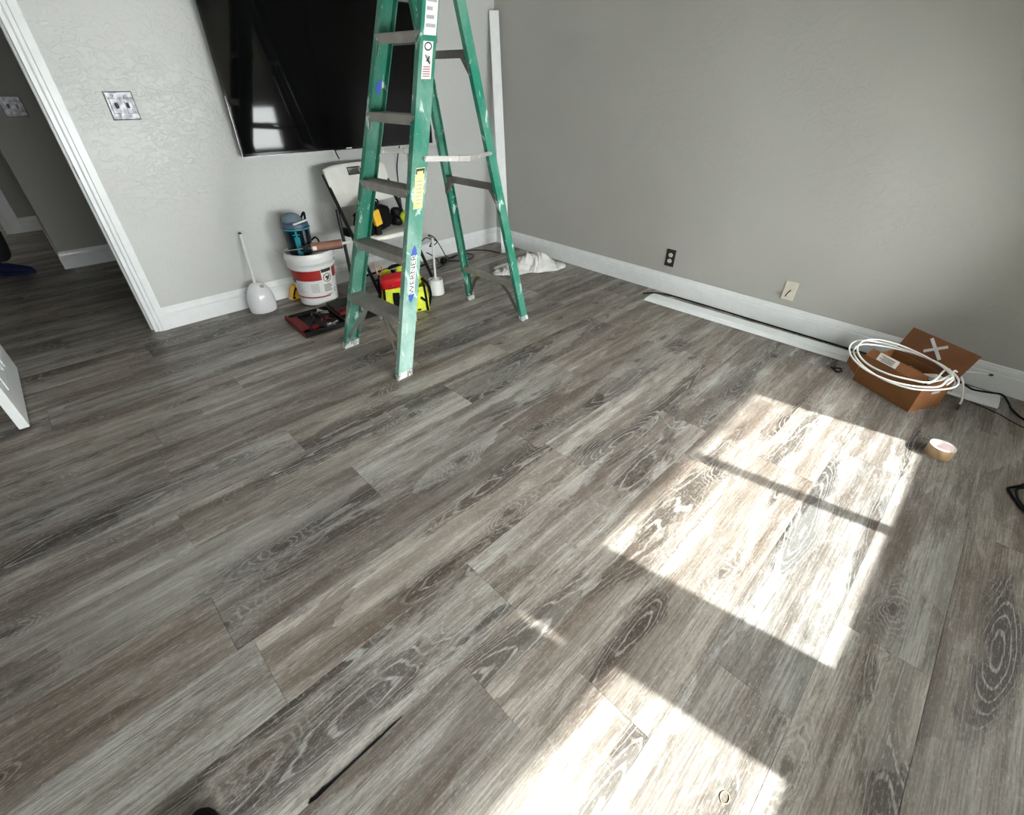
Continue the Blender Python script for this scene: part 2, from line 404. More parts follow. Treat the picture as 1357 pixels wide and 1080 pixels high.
# ------------------------------------------------------------------ walls, ceiling
H = 2.44
DX0, DX1, DH = -3.53, -2.831, 2.04                    # doorway in the wall with the television
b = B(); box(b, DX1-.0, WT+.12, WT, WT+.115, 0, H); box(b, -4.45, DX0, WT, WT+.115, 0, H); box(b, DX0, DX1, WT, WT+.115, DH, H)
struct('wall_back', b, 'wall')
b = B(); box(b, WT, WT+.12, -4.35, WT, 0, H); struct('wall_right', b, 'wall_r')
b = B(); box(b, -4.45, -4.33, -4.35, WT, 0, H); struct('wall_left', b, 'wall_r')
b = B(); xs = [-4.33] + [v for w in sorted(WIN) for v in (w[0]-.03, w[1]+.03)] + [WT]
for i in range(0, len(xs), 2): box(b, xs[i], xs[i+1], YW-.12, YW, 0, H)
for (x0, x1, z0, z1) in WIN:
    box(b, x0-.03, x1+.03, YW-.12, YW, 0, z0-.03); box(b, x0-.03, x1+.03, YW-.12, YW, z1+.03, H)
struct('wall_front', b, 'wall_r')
b = B(); box(b, -4.45, WT+.12, -4.35, WT+.115, H, H+.1); struct('ceiling', b, 'ceil')
# hallway behind the doorway
HY = 1.83; HX = -3.07; FY = 3.50
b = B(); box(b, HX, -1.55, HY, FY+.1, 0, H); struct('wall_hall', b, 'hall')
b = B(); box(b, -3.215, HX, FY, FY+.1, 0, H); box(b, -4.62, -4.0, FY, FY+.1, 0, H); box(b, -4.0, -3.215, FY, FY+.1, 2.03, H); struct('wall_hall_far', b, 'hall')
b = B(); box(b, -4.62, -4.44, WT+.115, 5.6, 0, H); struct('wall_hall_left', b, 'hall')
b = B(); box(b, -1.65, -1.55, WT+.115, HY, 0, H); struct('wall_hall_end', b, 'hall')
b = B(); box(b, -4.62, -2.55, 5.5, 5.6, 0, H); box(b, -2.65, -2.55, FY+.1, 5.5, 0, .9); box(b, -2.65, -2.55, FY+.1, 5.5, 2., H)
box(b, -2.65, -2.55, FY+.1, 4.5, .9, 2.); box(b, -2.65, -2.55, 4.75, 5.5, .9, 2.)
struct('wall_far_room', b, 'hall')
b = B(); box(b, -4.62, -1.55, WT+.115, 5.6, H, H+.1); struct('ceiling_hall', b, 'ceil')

# baseboards: extruded profile
BH = .134
PROF = [(0, 0), (.014, 0), (.014, .090), (.0088, .0935), (.0088, .0985), (.0105, .103), (.0085, .117), (.0055, .121), (.0055, .128), (.003, BH), (0, BH)]
def baseboard(bm, p, q, nrm):
    p, q, n = Vector(p), Vector(q), Vector(nrm)
    sweep(bm, [p+n*d+V(0, 0, z) for d, z in PROF], [q+n*d+V(0, 0, z) for d, z in PROF])
b = B(); baseboard(b, (-2.775, WT, 0), (WT, WT, 0), (0, -1, 0)); struct('baseboard_back', b, 'trim')
b = B(); baseboard(b, (WT, WT, 0), (WT, -1.585, 0), (-1, 0, 0)); baseboard(b, (WT, -1.587, 0), (WT, YW, 0), (-1, 0, 0)); struct('baseboard_right', b, 'trim')
b = B(); baseboard(b, (-4.33, WT, 0), (-4.33, YW, 0), (1, 0, 0)); struct('baseboard_left', b, 'trim')
b = B(); baseboard(b, (-4.33, YW, 0), (WT, YW, 0), (0, 1, 0)); struct('baseboard_front', b, 'trim')
b = B(); baseboard(b, (HX, HY, 0), (-1.65, HY, 0), (0, -1, 0)); baseboard(b, (HX, HY-.014, 0), (HX, FY, 0), (-1, 0, 0)); struct('baseboard_hall', b, 'trim')
b = B(); baseboard(b, (-3.215, FY, 0), (HX, FY, 0), (0, -1, 0)); struct('baseboard_hall_far', b, 'trim')
# door casing and jamb
def casing(bm, x, y, s, h, w=.059, ny=-1):
    """vertical casing leg: x = edge at the opening, s = outward direction"""
    pr = [(0, 0), (0, .008), (.006, .012), (.020, .012), (.024, .017), (w-.004, .017), (w, .013), (w, 0)]
    sweep(bm, [V(x+s*u, y+ny*v, 0) for u, v in pr], [V(x+s*u, y+ny*v, h) for u, v in pr])
b = B(); casing(b, DX1, WT, 1, DH+.06); casing(b, DX0, WT, -1, DH+.06); box(b, DX0-.059, DX1+.059, WT-.017, WT, DH, DH+.06)
trim1 = struct('trim_1', b, 'trim')
b = B(); box(b, DX1-.019, DX1+.001, WT-.002, WT+.117, 0, DH); box(b, DX0-.001, DX0+.015, WT-.002, WT+.117, 0, DH); box(b, DX0, DX1, WT-.002, WT+.117, DH-.018, DH)
box(b, DX1-.030, DX1-.018, WT+.045, WT+.08, 0, DH-.018); obj('door_jamb', b, 'trim', trim1)
b = B(); box(b, DX1-.0205, DX1-.0185, WT-.0015, WT+.040, .845, .905, .0005); box(b, DX1-.021, DX1-.0185, WT+.008, WT+.026, .86, .89); obj('strike_plate', b, 'dark_metal', trim1)
b = B(); casing(b, -3.33, FY, 1, 2.08, .118); box(b, -3.35, -3.33, FY-.003, FY+.1, 0, 2.03); struct('trim_2', b, 'trim')

# the room's own door, standing open at a right angle
door = bpy.data.objects.new('door_1', None); COL.objects.link(door); door.location = (-3.4955, -.005, .012); door['kind'] = 'structure'
DWd, DHt, DT = .702, 2.015, .035
b = B(); box(b, -DT/2, DT/2, -DWd, 0, 0, DHt, .0015); obj('door_slab', b, 'door', door)
for (ya, yb_) in ((-.595, -.385), (-.315, -.105)):
    for (za, zb) in ((.14, .80), (.98, 1.52), (1.63, 1.87)):
        for s in (-1, 1):
            b = B(); x = s*DT/2
            for (e, hgt, wd) in ((0, .004, .018),):
                box(b, min(x, x+s*hgt), max(x, x+s*hgt), ya, yb_, za, za+wd, .0015); box(b, min(x, x+s*hgt), max(x, x+s*hgt), ya, yb_, zb-wd, zb, .0015)
                box(b, min(x, x+s*hgt), max(x, x+s*hgt), ya, ya+wd, za+wd, zb-wd, .0015); box(b, min(x, x+s*hgt), max(x, x+s*hgt), yb_-wd, yb_, za+wd, zb-wd, .0015)
            obj('panel_moulding', b, 'door', door)
b = B()
for s in (-1, 1): lathe_pts = [(.026, 0), (.026, .004), (.012, .008), (.011, .03), (.024, .04), (.027, .052), (.020, .063), (0.002, .066)]
for s in (-1, 1):
    bb = B(); lathe(bb, lathe_pts, 16)
    bmesh.ops.rotate(bb, verts=bb.verts, matrix=Matrix.Rotation(s*PI/2, 3, 'Y')); bmesh.ops.translate(bb, verts=bb.verts, vec=(s*DT/2, -DWd+.06, .90))
    obj('door_knob', bb, 'chrome', door, True)
b.free()

# windows and roller shades in the wall behind the camera
for i, (x0, x1, z0, z1) in enumerate(WIN):
    w = bpy.data.objects.new('window_%d' % (i+1), None); COL.objects.link(w); w['kind'] = 'structure'; w.location = ((x0+x1)/2, YW, z0)
    hw = (x1-x0)/2; hh = z1-z0
    b = B()
    box(b, -hw-.03, -hw, -.07, .0, -.03, hh+.03); box(b, hw, hw+.03, -.07, .0, -.03, hh+.03); box(b, -hw, hw, -.07, 0, -.03, 0); box(b, -hw, hw, -.07, 0, hh, hh+.03)
    obj('window_frame', b, 'trim', w)
    b = B(); box(b, -.024, .024, -.06, -.005, 0, hh); obj('mullion', b, 'trim', w)
    for (xa, xb) in ((-hw, -.024), (.024, hw)):
        b = B(); box(b, xa, xb, -.045, -.041, 0, hh); obj('pane', b, 'glass', w)
    b = B(); box(b, -hw-.08, hw+.08, -.001, .006, -.05, -.029, .002); obj('window_sill', b, 'trim', w)
def shade(x0, x1, zb, zt, label, slit=None):
    t = thing('roller_shade', label, 'shade', ((x0+x1)/2, YW+.035, zt))
    hw = (x1-x0)/2; d = zt-zb; th = .0012
    b = B()
    if slit:
        sx0, sx1, sz0, sz1 = [slit[0]-(x0+x1)/2, slit[1]-(x0+x1)/2, slit[2]-zt, slit[3]-zt]
        box(b, -hw, sx0, -th, th, -d, 0); box(b, sx1, hw, -th, th, -d, 0); box(b, sx0, sx1, -th, th, -d, sz0); box(b, sx0, sx1, -th, th, sz1, 0)
    else: box(b, -hw, hw, -th, th, -d, 0)
    obj('shade_cloth', b, 'shade', t)
    b = B(); tube(b, [(-hw, 0, .015), (hw, 0, .015)], .018, 12); obj('roller', b, 'white_pl', t, True)
    b = B(); box(b, -hw, hw, -.004, .004, -d-.02, -d, .002); obj('hem_bar', b, 'white_pl', t)
shade(-2.00, -.61, .74*(4.165-2.847)+.02, 2.03, 'white roller shade over the window nearer the room corner')
shade(-3.63, -2.24, .74*(4.165-3.095)+.02, 2.03, 'white roller shade drawn lower, over the window nearer the left wall', (-2.336, -2.320, .892, .990))

# ------------------------------------------------------------------ wall plates
def plate(name, label, loc, rz, w, h, m, group=None, kind='switch'):
    """local +x along wall, -y out of the wall"""
    t = thing(name, label, 'wall plate', loc, rz, group)
    b = B(); box(b, -w/2, w/2, -.006, 0, -h/2, h/2, .002); obj('cover_plate', b, m, t)
    return t
def switch_plate(label, loc, group=None):
    t = plate('light_switch', label, loc, 0, .114, .116, 'plate')
    b = B()
    for x in (-.03, .03): box(b, x-.016, x+.016, -.0085, -.004, -.033, .033, .0015)
    obj('rocker_frame', b, 'plate', t)
    for x in (-.023, .023):
        b = B(); obox(b, (x, -.012, .002), (.0055, 0, 0), (0, .007, -.004), (0, .004, .009), .0015); obj('toggle', b, 'plate', t)
        for z in (-.042, .042):
            b = B(); lathe(b, [(.003, 0), (.003, .001), (.001, .0016)], 8); bmesh.ops.rotate(b, verts=b.verts, matrix=Matrix.Rotation(PI/2, 3, 'X')); bmesh.ops.translate(b, verts=b.verts, vec=(x, -.006, z)); obj('screw', b, 'dark_metal', t)
    b = B(); box(b, -.0595, .0595, -.0012, .0, -.0605, .0605); obj('paint_gap', b, 'dark_metal', t)
    return t
switch_plate('chrome double light switch on the grey wall beside the television', (-2.551, WT, 1.149))
switch_plate('chrome double light switch on the dark hallway wall', (-2.885, HY, 1.097))
def ry(o): o.rotation_euler = (0, 0, -PI/2)            # plate on the right wall: local -y points to -x
t = plate('power_outlet', 'dark metal duplex power outlet low on the right wall', (WT, -1.80, .248), -PI/2, .070, .118, 'dark_metal')
for z in (-.0205, .0205):
    b = B(); lathe(b, [(.0165, 0), (.0165, .003), (.015, .004)], 20, sx=1., sy=.86); bmesh.ops.rotate(b, verts=b.verts, matrix=Matrix.Rotation(PI/2, 3, 'X')); bmesh.ops.translate(b, verts=b.verts, vec=(0, -.005, z))
    f = obj('receptacle', b, 'ivory', t)
    b = B()
    for x in (-.006, .006): box(b, x-.0013, x+.0013, -.0098, -.008, z-.002, z+.007)
    box(b, -.0025, .0025, -.0098, -.008, z-.010, z-.006); obj('slot', b, 'print_k', f)
t = plate('cable_plate', 'ivory cable wall plate with a black stub poking out', (WT, -2.612, .232), -PI/2, .072, .114, 'ivory')
for z in (-.042, .042):
    b = B(); lathe(b, [(.003, 0), (.003, .001), (.001, .0016)], 8); bmesh.ops.rotate(b, verts=b.verts, matrix=Matrix.Rotation(PI/2, 3, 'X')); bmesh.ops.translate(b, verts=b.verts, vec=(0, -.006, z)); obj('screw', b, 'silver', t)
b = B(); tube(b, smooth_path([(.006, -.004, .004), (.004, -.022, .003), (-.002, -.035, -.012), (-.006, -.036, -.028)], 4), .0032, 8); obj('cable_stub', b, 'black', t, True)

# ------------------------------------------------------------------ television
tv = thing('television', 'large black flat screen television mounted on the grey wall', 'television', (-2.082, -.045, .887), -.045)
TW, TH = 1.335, .782
b = B(); box(b, 0, TW, -.012, .012, 0, TH, .004); obj('bezel', b, 'tv_body', tv)
b = B(); box(b, .011, TW-.011, -.0135, -.010, .018, TH-.011); obj('screen', b, 'screen', tv)
b = B(); box(b, .18, TW-.18, .012, .028, .08, TH-.12, .006); obj('rear_housing', b, 'black', tv)
b = B(); box(b, .42, .82, .028, .052, .25, .53, .002); obj('wall_bracket', b, 'dark_metal', tv)
b = B(); box(b, TW/2-.020, TW/2+.020, -.0142, -.0118, .006, .0115); obj('brand_badge', b, 'silver', tv)
b = B(); box(b, .004, .56, -.0128, -.0118, .0015, .0035); box(b, .001, .003, -.0128, -.0118, .0015, .30); obj('edge_strip', b, 'silver', tv)

def cable(name, pts, r, label, m='cable_b', group=None, n=6, seg=6, closed=False):
    b = B(); tube(b, smooth_path(pts, seg, closed), r, n, closed)
    o = obj(name, b, m, None, True, 80.)
    return tag(o, label, 'cable', group)
cable('tv_cable', [(-1.50, -.055, .90), (-1.50, -.06, .87), (-1.49, -.07, .835)], .004, 'short black cable end dangling below the television')
cable('tv_cable', [(-1.27, -.09, .88), (-1.265, -.05, .80), (-1.262, .004, .70), (-1.262, .004, .42), (-1.25, -.02, .16)], .004, 'black cable hanging down behind the left side of the chair back')
cable('tv_cable', [(-1.02, -.08, .88), (-1.015, -.03, .80), (-1.01, .006, .70), (-1.01, .006, .45), (-1.0, -.01, .2), (-.98, -.02, .15)], .0045, 'black power cable hanging straight down the wall under the television')
cable('tv_cable', [(-.90, -.07, .90), (-.90, .006, .80), (-.90, .008, .5), (-.90, .006, .2)], .004, 'grey cable running down the wall beside the black ones', 'print_g')

# ------------------------------------------------------------------ stepladder
lad = thing('stepladder', 'paint-spattered green fibreglass stepladder with aluminium steps', 'ladder', (-2.069, -1.223, 0), .054)
ZT = 1.75
def lp(x, y, z): return V(x, y, z)
FT = {s: (lp(0, s*.268, 0), lp(.521, s*.140, ZT)) for s in (-1, 1)}          # front rails, outer faces
RR = {s: (lp(.966, s*.262, 0), lp(.568, s*.146, ZT)) for s in (-1, 1)}       # rear rails
def crail(bm, a, c, s, depth, fl, t=.004, z0=0., z1=1.):
    """C channel: web on the outside, flanges pointing inward"""
    pr = [(-depth/2, 0), (depth/2, 0), (depth/2, -fl), (depth/2-t, -fl), (depth/2-t, -t), (-depth/2+t, -t), (-depth/2+t, -fl), (-depth/2, -fl)]
    p, q = a+(c-a)*z0, a+(c-a)*z1
    sweep(bm, [p+V(d, s*w, 0) for d, w in pr], [q+V(d, s*w, 0) for d, w in pr])
FD, FF = .087, .030
def fr(s, z): a, c = FT[s]; return a+(c-a)*(z/ZT)
def rr(s, z): a, c = RR[s]; return a+(c-a)*(z/ZT)
for s in (-1, 1):
    b = B(); crail(b, *FT[s], s, FD, FF, z0=.012/ZT); rail = obj('front_rail', b, 'green_low' if s < 0 else 'green', lad)
    b = B(); a = fr(s, 0); pr = [(-FD/2-.002, .002), (FD/2+.002, .002), (FD/2+.002, -FF-.002), (-FD/2-.002, -FF-.002)]
    sweep(b, [a+V(d, s*w, 0) for d, w in pr], [fr(s, .035)+V(d, s*w, 0) for d, w in pr]); obj('foot_pad', b, 'foot', rail)
    b = B(); crail(b, *RR[s], s, .052, .024, z0=.012/ZT); rail2 = obj('rear_rail', b, 'green', lad)
    b = B(); a = rr(s, 0); pr = [(-.028, .002), (.028, .002), (.028, -.026), (-.028, -.026)]
    sweep(b, [a+V(d, s*w, 0) for d, w in pr], [rr(s, .03)+V(d, s*w, 0) for d, w in pr]); obj('foot_pad', b, 'foot', rail2)
# steps
for zi in (.300, .578, .860, 1.140, 1.428):
    p, q = fr(-1, zi), fr(1, zi); w0 = p.y+.005; w1 = q.y-.005; x = p.x; d = .047; th = .004; lip = .036
    b = B(); box(b, x-d, x+d, w0, w1, zi-th, zi)
    for k in range(7): xx = x-d+.006+k*(2*d-.012)/6; box(b, xx-.0022, xx+.0022, w0, w1, zi, zi+.0022)
    box(b, x-d, x-d+th, w0, w1, zi-lip, zi-th); box(b, x+d-th, x+d, w0, w1, zi-lip, zi-th)
    st = obj('step', b, 'alu', lad)
    for s in (-1, 1):
        e = w0 if s < 0 else w1
        b = B()
        for xx in (x-d-.001,):
            poly = [V(xx, e, zi-.004), V(xx, e-s*.03, zi-lip), V(xx, e-s*.004, zi-.078), V(xx, e, zi-.078)]
            prism(b, poly, (.003, 0, 0))
        obj('gusset', b, 'alu', st)
        b = B(); lathe(b, [(.006, 0), (.006, .003), (.003, .005)], 8); bmesh.ops.rotate(b, verts=b.verts, matrix=Matrix.Rotation(-PI/2, 3, 'Y')); bmesh.ops.translate(b, verts=b.verts, vec=(x-d, e-s*.02, zi-.017)); obj('rivet', b, 'alu_lt', st)
# braces under the lowest step
for s in (-1, 1):
    b = B(); p0 = V(fr(s, .27).x-.03, s*.085, .262); p1 = fr(s, .055)+V(-.02, -s*.02, 0)
    bar(b, p0, p1, .022, .004, V(1, 0, 0)); bar(b, p0+V(.004, 0, 0), p1+V(.07, 0, .02), .003, .018); obj('brace', b, 'alu_lt', lad)
    b = B(); lathe(b, [(.010, 0), (.010, .006), (.006, .010)], 10); bmesh.ops.rotate(b, verts=b.verts, matrix=Matrix.Rotation(-PI/2, 3, 'Y')); bmesh.ops.translate(b, verts=b.verts, vec=tuple(p0+V(-.02, 0, .008))); obj('rivet', b, 'alu_lt', lad)
# rear horizontals and their gussets
for i, zi in enumerate((.252, .818, 1.378)):
    p, q = rr(-1, zi), rr(1, zi)
    b = B(); x = p.x; box(b, x-.016, x+.016, p.y+.004, q.y-.004, zi-.003, zi); box(b, x-.016, x-.013, p.y+.004, q.y-.004, zi-.03, zi-.003); box(b, x+.013, x+.016, p.y+.004, q.y-.004, zi-.03, zi-.003)
    br = obj('rear_bar', b, 'alu' if i == 0 else 'alu_dk', lad)
    for s in (-1, 1):
        e = rr(s, zi).y-s*.004
        b = B()
        if i: prism(b, [V(x-.018, e-s*.055, zi-.004), V(x-.018, e-s*.055, zi-.026), V(x-.018, e, zi-.095), V(x-.018, e, zi-.06)], (.003, 0, 0)); prism(b, [V(x-.018, e-s*.055, zi-.026), V(x+.012, e-s*.055, zi-.026), V(x+.012, e, zi-.095), V(x-.018, e, zi-.095)], (0, 0, .003))
        else:
            pts = [V(x, e-s*.16, zi-.02), V(x+.01, e-s*.09, zi-.08), V(x+.03, e-s*.02, zi-.20)]
            bar(b, pts[0], pts[1], .022, .004, V(1, 0, 0)); bar(b, pts[1], pts[2], .024, .004, V(1, 0, 0))
        obj('gusset', b, 'alu_dk' , br)
# spreaders
for s in (-1, 1):
    A_, C_ = fr(s, .978)+V(.02, s*.004, 0), rr(s, .968)+V(-.01, s*.004, 0)
    mid = A_+(C_-A_)*.56+V(0, s*.018, -.012)
    b = B(); bar(b, A_, mid, .004, .022); sp = obj('spreader', b, 'alu_lt', lad)
    b = B(); bar(b, mid, C_, .004, .018); obj('spreader_arm', b, 'alu_lt', sp)
    b = B(); d = (mid-A_).normalized(); bar(b, mid-d*.045, mid+d*.022, .009, .027, bev=.002); obj('hinge', b, 'alu', sp)
    for e, nm in ((A_, 'pivot'), (C_, 'pivot')):
        b = B(); lathe(b, [(.008, -.004), (.008, .005), (.004, .008)], 10); bmesh.ops.rotate(b, verts=b.verts, matrix=Matrix.Rotation(-s*PI/2, 3, 'X')); bmesh.ops.translate(b, verts=b.verts, vec=tuple(e)); obj(nm, b, 'alu_lt', sp)
b = B(); cc = (fr(1, ZT)+rr(1, ZT))/2; box(b, cc.x-.10, cc.x+.10, -.175, .175, ZT-.02, ZT+.045, .012, 2); obj('top_cap', b, 'alu_dk', lad)
# stickers on the outer face of the near front rail
a0, c0 = FT[-1]; axis = (c0-a0)/ZT                                            # per metre of height
nrm = axis.cross(V(1, 0, 0)).normalized(); nrm = nrm if nrm.y < 0 else -nrm
def rp(z, d, e=.0008): return a0+axis*z+V(d, 0, 0)+nrm*e
def sticker(bm, z0, z1, d0, d1, e=.0008):
    prism(bm, [rp(z0, d0, e), rp(z0, d1, e), rp(z1, d1, e), rp(z1, d0, e)], nrm*.0006)
b = B(); sticker(b, 1.415, 1.70, -.026, .037); st = obj('sticker', b, 'label_w', lad); st['label'] = 'large scuffed white instruction sticker'
b = B()
for k in range(9): sticker(b, 1.44+k*.027, 1.452+k*.027, -.02, .03-.01*(k % 3), .0015)
obj('print', b, 'print_g', st)
b = B(); sticker(b, 1.268, 1.395, -.026, .026); st = obj('sticker', b, 'label_w', lad); st['label'] = 'small white sticker with a black oval mark'
b = B()
for k in range(16):
    a1, a2 = 2*PI*k/16, 2*PI*(k+1)/16
    prism(b, [rp(1.378+.015*math.sin(a1), .020*math.cos(a1), .0015), rp(1.378+.015*math.sin(a2), .020*math.cos(a2), .0015), rp(1.378+.010*math.sin(a2), .015*math.cos(a2), .0015), rp(1.378+.010*math.sin(a1), .015*math.cos(a1), .0015)], nrm*.0005)
for (z0_, d0_, z1_, d1_) in ((1.35, -.012, 1.322, .010), (1.345, .012, 1.328, -.004), (1.335, .006, 1.318, .016)):
    bar(b, rp(z0_, d0_, .0016), rp(z1_, d1_, .0016), .005, .0008, nrm)
obj('print', b, 'print_k', st)
b = B()
for k in range(5): sticker(b, 1.276+k*.008, 1.279+k*.008, -.02, .018, .0015)
obj('print', b, 'print_r', st)
b = B(); sticker(b, .782, .945, -.022, .030); st = obj('sticker', b, 'label_y', lad); st['label'] = 'faded yellow caution sticker'
b = B()
sticker(b, .932, .942, -.020, .028, .0015); sticker(b, .920, .932, -.020, -.013, .0015); sticker(b, .920, .932, .021, .028, .0015); obj('print', b, 'print_k', st)
b = B()
for k in range(7): sticker(b, .80+k*.015, .805+k*.015, -.012+.004*(k % 2), .018, .0015)
obj('print', b, 'print_g', st)
# maker's badge: white strip, blue tips and letters up the rail
b = B(); sticker(b, .395, .600, -.015, .019); st = obj('badge', b, 'label_w', lad); st['label'] = 'white maker badge with blue tips, lettered up the rail'
for (zc, zt_) in ((.41, .37), (.585, .63)):
    b = B(); prism(b, [rp(zc, -.017, .0015), rp(zc, .021, .0015), rp((zc+zt_)/2, .014, .0015), rp(zt_, .002, .0015), rp((zc+zt_)/2, -.012, .0015)], nrm*.0006); obj('badge_tip', b, 'print_b', st)
b = B(); text_mesh('WERNER', .040, lambda u, v: rp(.498+u*1.12, .002-v, .0020), b); obj('lettering', b, 'print_k', st)
b = B(); s_ = 1; ps = [fr(1, z)+V(d, -.0052, 0) for z, d in ((1.25, -.01), (1.27, .02), (1.235, .024), (1.205, .01), (1.215, -.004))]; prism(b, ps, (0, -.0012, 0)); o = obj('paint_blot', b, 'print_b', lad); o['label'] = 'blue paint blot on the rail'

# ------------------------------------------------------------------ boards
o = thing('trim_board', 'white trim board leaning upright in the corner of the room', 'board', (-.205, -.335, 0))
p0 = V(0, 0, .002); p1 = V(-.030, -.030, 1.688)-V(-.205, -.335, 0)
wd = V(.71, -.70, 0).normalized()*.036
dr = (p1-p0).normalized(); th = dr.cross(wd).normalized()*.0065
b = B(); obox(b, (p0+p1)/2+V(0, 0, .004), (p1-p0)/2, wd, th, .0015); obj('board', b, 'board', o)
prism_b = B(); obox(prism_b, p1+V(0, 0, .0035), dr*.003, wd*.99, th*.99); obj('sawn_end', prism_b, 'paper', o)
mo = thing('floor_moulding', 'long white baseboard length lying flat on the floor along the right wall', 'moulding', (-.15, -2.75, 0), .0)
pA, pB = V(-.178, -1.790, .0025), V(-.124, -3.700, .0025)
cx = V(-.15, -2.75, 0); ddir = (pB-pA).normalized(); side = V(-ddir.y, ddir.x, 0); side = side if side.x > 0 else -side
b = B(); pr = [(v-.067, u) for u, v in PROF]
sweep(b, [pA-cx+side*(-u)+V(0, 0, w) for u, w in pr], [pB-cx+side*(-u)+V(0, 0, w) for u, w in pr]); obj('moulding', b, 'board', mo)
b = B(); box(b, -.03, .04, -.012, .012, .0, .0025)
obj('offcut_shim', b, 'paper', mo)

# ------------------------------------------------------------------ toilet brush with dome holder, and one with a cup
tb = thing('toilet_brush', 'white toilet brush in a domed holder against the baseboard', 'brush', (-2.243, -.105, 0))
prof = [(.058, 0), (.080, .002), (.084, .012), (.086, .04), (.084, .075), (.078, .11), (.066, .145), (.048, .172), (.030, .186), (.012, .190)]
b = B(); lathe(b, prof, 32, sx=1., sy=.9); obj('holder', b, 'white_gl', tb, True)
b = B(); obox(b, (.018, -.040, .170), (.012, 0, 0), (0, .007, .0055), (0, -.002, .003)); obj('slot', b, 'print_g', tb)
h0 = V(-.006, .0, .175); h1 = V(.026, .088, .470)
b = B(); tube(b, [h0, h0+(h1-h0)*.5, h1], [.0085, .0075, .0085], 10); obj('handle', b, 'white_pl', tb, True)
d = (h1-h0).normalized(); b = B(); tube(b, [h1, h1+d*.004, h1+d*.012], [.0085, .0095, .0055], 10); obj('handle_cap', b, 'print_k', tb, True)
tb2 = thing('toilet_brush', 'white toilet brush standing in a small open cup on the floor', 'brush', (-1.228, -.668, 0))
b = B(); lathe(b, [(.050, 0), (.057, .002), (.057, .010), (.050, .106), (.047, .108), (.047, .04), (.02, .036)], 28); obj('cup', b, 'white_pl', tb2, True)
b = B(); tube(b, [(0, 0, .04), (.004, .002, .22), (.010, .006, .388)], [.009, .0075, .008], 10); obj('handle', b, 'white_pl', tb2, True)
b = B(); lathe(b, [(.036, .045), (.040, .06), (.040, .085), (.030, .10), (.012, .112)], 18); obj('bristle_head', b, 'white_pl', tb2, True)

# ------------------------------------------------------------------ bucket and what is on it
BKT = V(-1.890, -.190, 0); BHt = .350
bk = thing('bucket', 'white plastic bucket with a red banded compound label', 'bucket', BKT)
def bkr(z): return .124+.024*z/BHt
b = B(); lathe(b, [(.116, 0), (.124, .006), (bkr(.255), .255), (.152, .258), (.153, .272), (bkr(.275)+.002, .275), (bkr(.298)+.002, .298), (.156, .301), (.157, .318), (.153, .320), (.152, .345), (.150, BHt), (.144, BHt), (.140, .300), (.118, .012)], 40); obj('pail', b, 'white_pl', bk, True, 40)
b = B(); lathe(b, [(.1395, .318), (.139, .318), (.02, .316)], 32, cap0=False); obj('lid', b, 'white_pl', bk)
av = math.atan2(-3.318+.19, -3.093+1.89)                                      # towards the room
b = B(); cpatch(b, av-1.35, av+.62, .178, .245, bkr, 18); lab = obj('label_band', b, 'print_r', bk, True); lab['label'] = 'red label band'
b = B(); cpatch(b, av+.95, av+1.5, .178, .245, bkr, 8); obj('label_band', b, 'print_r', bk, True)
b = B(); cpatch(b, av-1.35, av+.62, .058, .068, bkr, 18); obj('label_band', b, 'print_r', bk, True)
b = B(); cpatch(b, av-1.36, av-1.05, .158, .182, bkr, 4, .0018); obj('label_mark', b, 'print_k', bk)
b = B(); cpatch(b, av+.30, av+.86, .085, .250, bkr, 8, .0018); w = obj('warning_panel', b, 'paper', bk, True)
b = B()
cpatch(b, av+.32, av+.84, .226, .248, bkr, 8, .0024)
for k in range(20):
    a1, a2 = 2*PI*k/20, 2*PI*(k+1)/20
    def cp(a, r): an = av+.58+r*math.cos(a)/.137; z = .187+r*math.sin(a); return V((bkr(z)+.0026)*math.cos(an), (bkr(z)+.0026)*math.sin(an), z)
    b.faces.new([b.verts.new(p) for p in (cp(a1, .030), cp(a2, .030), cp(a2, .0255), cp(a1, .0255))])
def strip(p, q, w):
    (a1, z1), (a2, z2) = p, q; dxx, dzz = (a2-a1)*.137, z2-z1; L_ = math.hypot(dxx, dzz); nx_, nz_ = -dzz/L_*w/2/.137, dxx/L_*w/2
    b.faces.new([b.verts.new(((bkr(z)+.0026)*math.cos(a), (bkr(z)+.0026)*math.sin(a), z)) for a, z in ((a1+nx_, z1+nz_), (a2+nx_, z2+nz_), (a2-nx_, z2-nz_), (a1-nx_, z1-nz_))])
strip((av+.42, .208), (av+.74, .166), .005)
strip((av+.50, .196), (av+.66, .178), .016); strip((av+.52, .176), (av+.60, .168), .008); strip((av+.64, .20), (av+.70, .190), .012)
for k in range(6): cpatch(b, av+.34, av+.80-.05*(k % 3), .095+k*.009, .099+k*.009, bkr, 6, .0026)
obj('warning_print', b, 'print_k', w)
for rows in ([(av-1.2, av-.62-.06*(k % 2), .100+k*.014, .103+k*.014, 6) for k in range(5)], [(av-.28, av+.12-.04*(k % 2), .098+k*.009, .102+k*.009, 4) for k in range(7)], [(av+.40, av+.72, .066, .076, 5)], [(av+.92, av+1.02, .070, .105, 3)]):
    for (q0, q1, q2, q3, q4) in rows:
        b = B(); cpatch(b, q0, q1, q2, q3, bkr, q4, .0018); obj('print_line', b, 'print_g', bk)

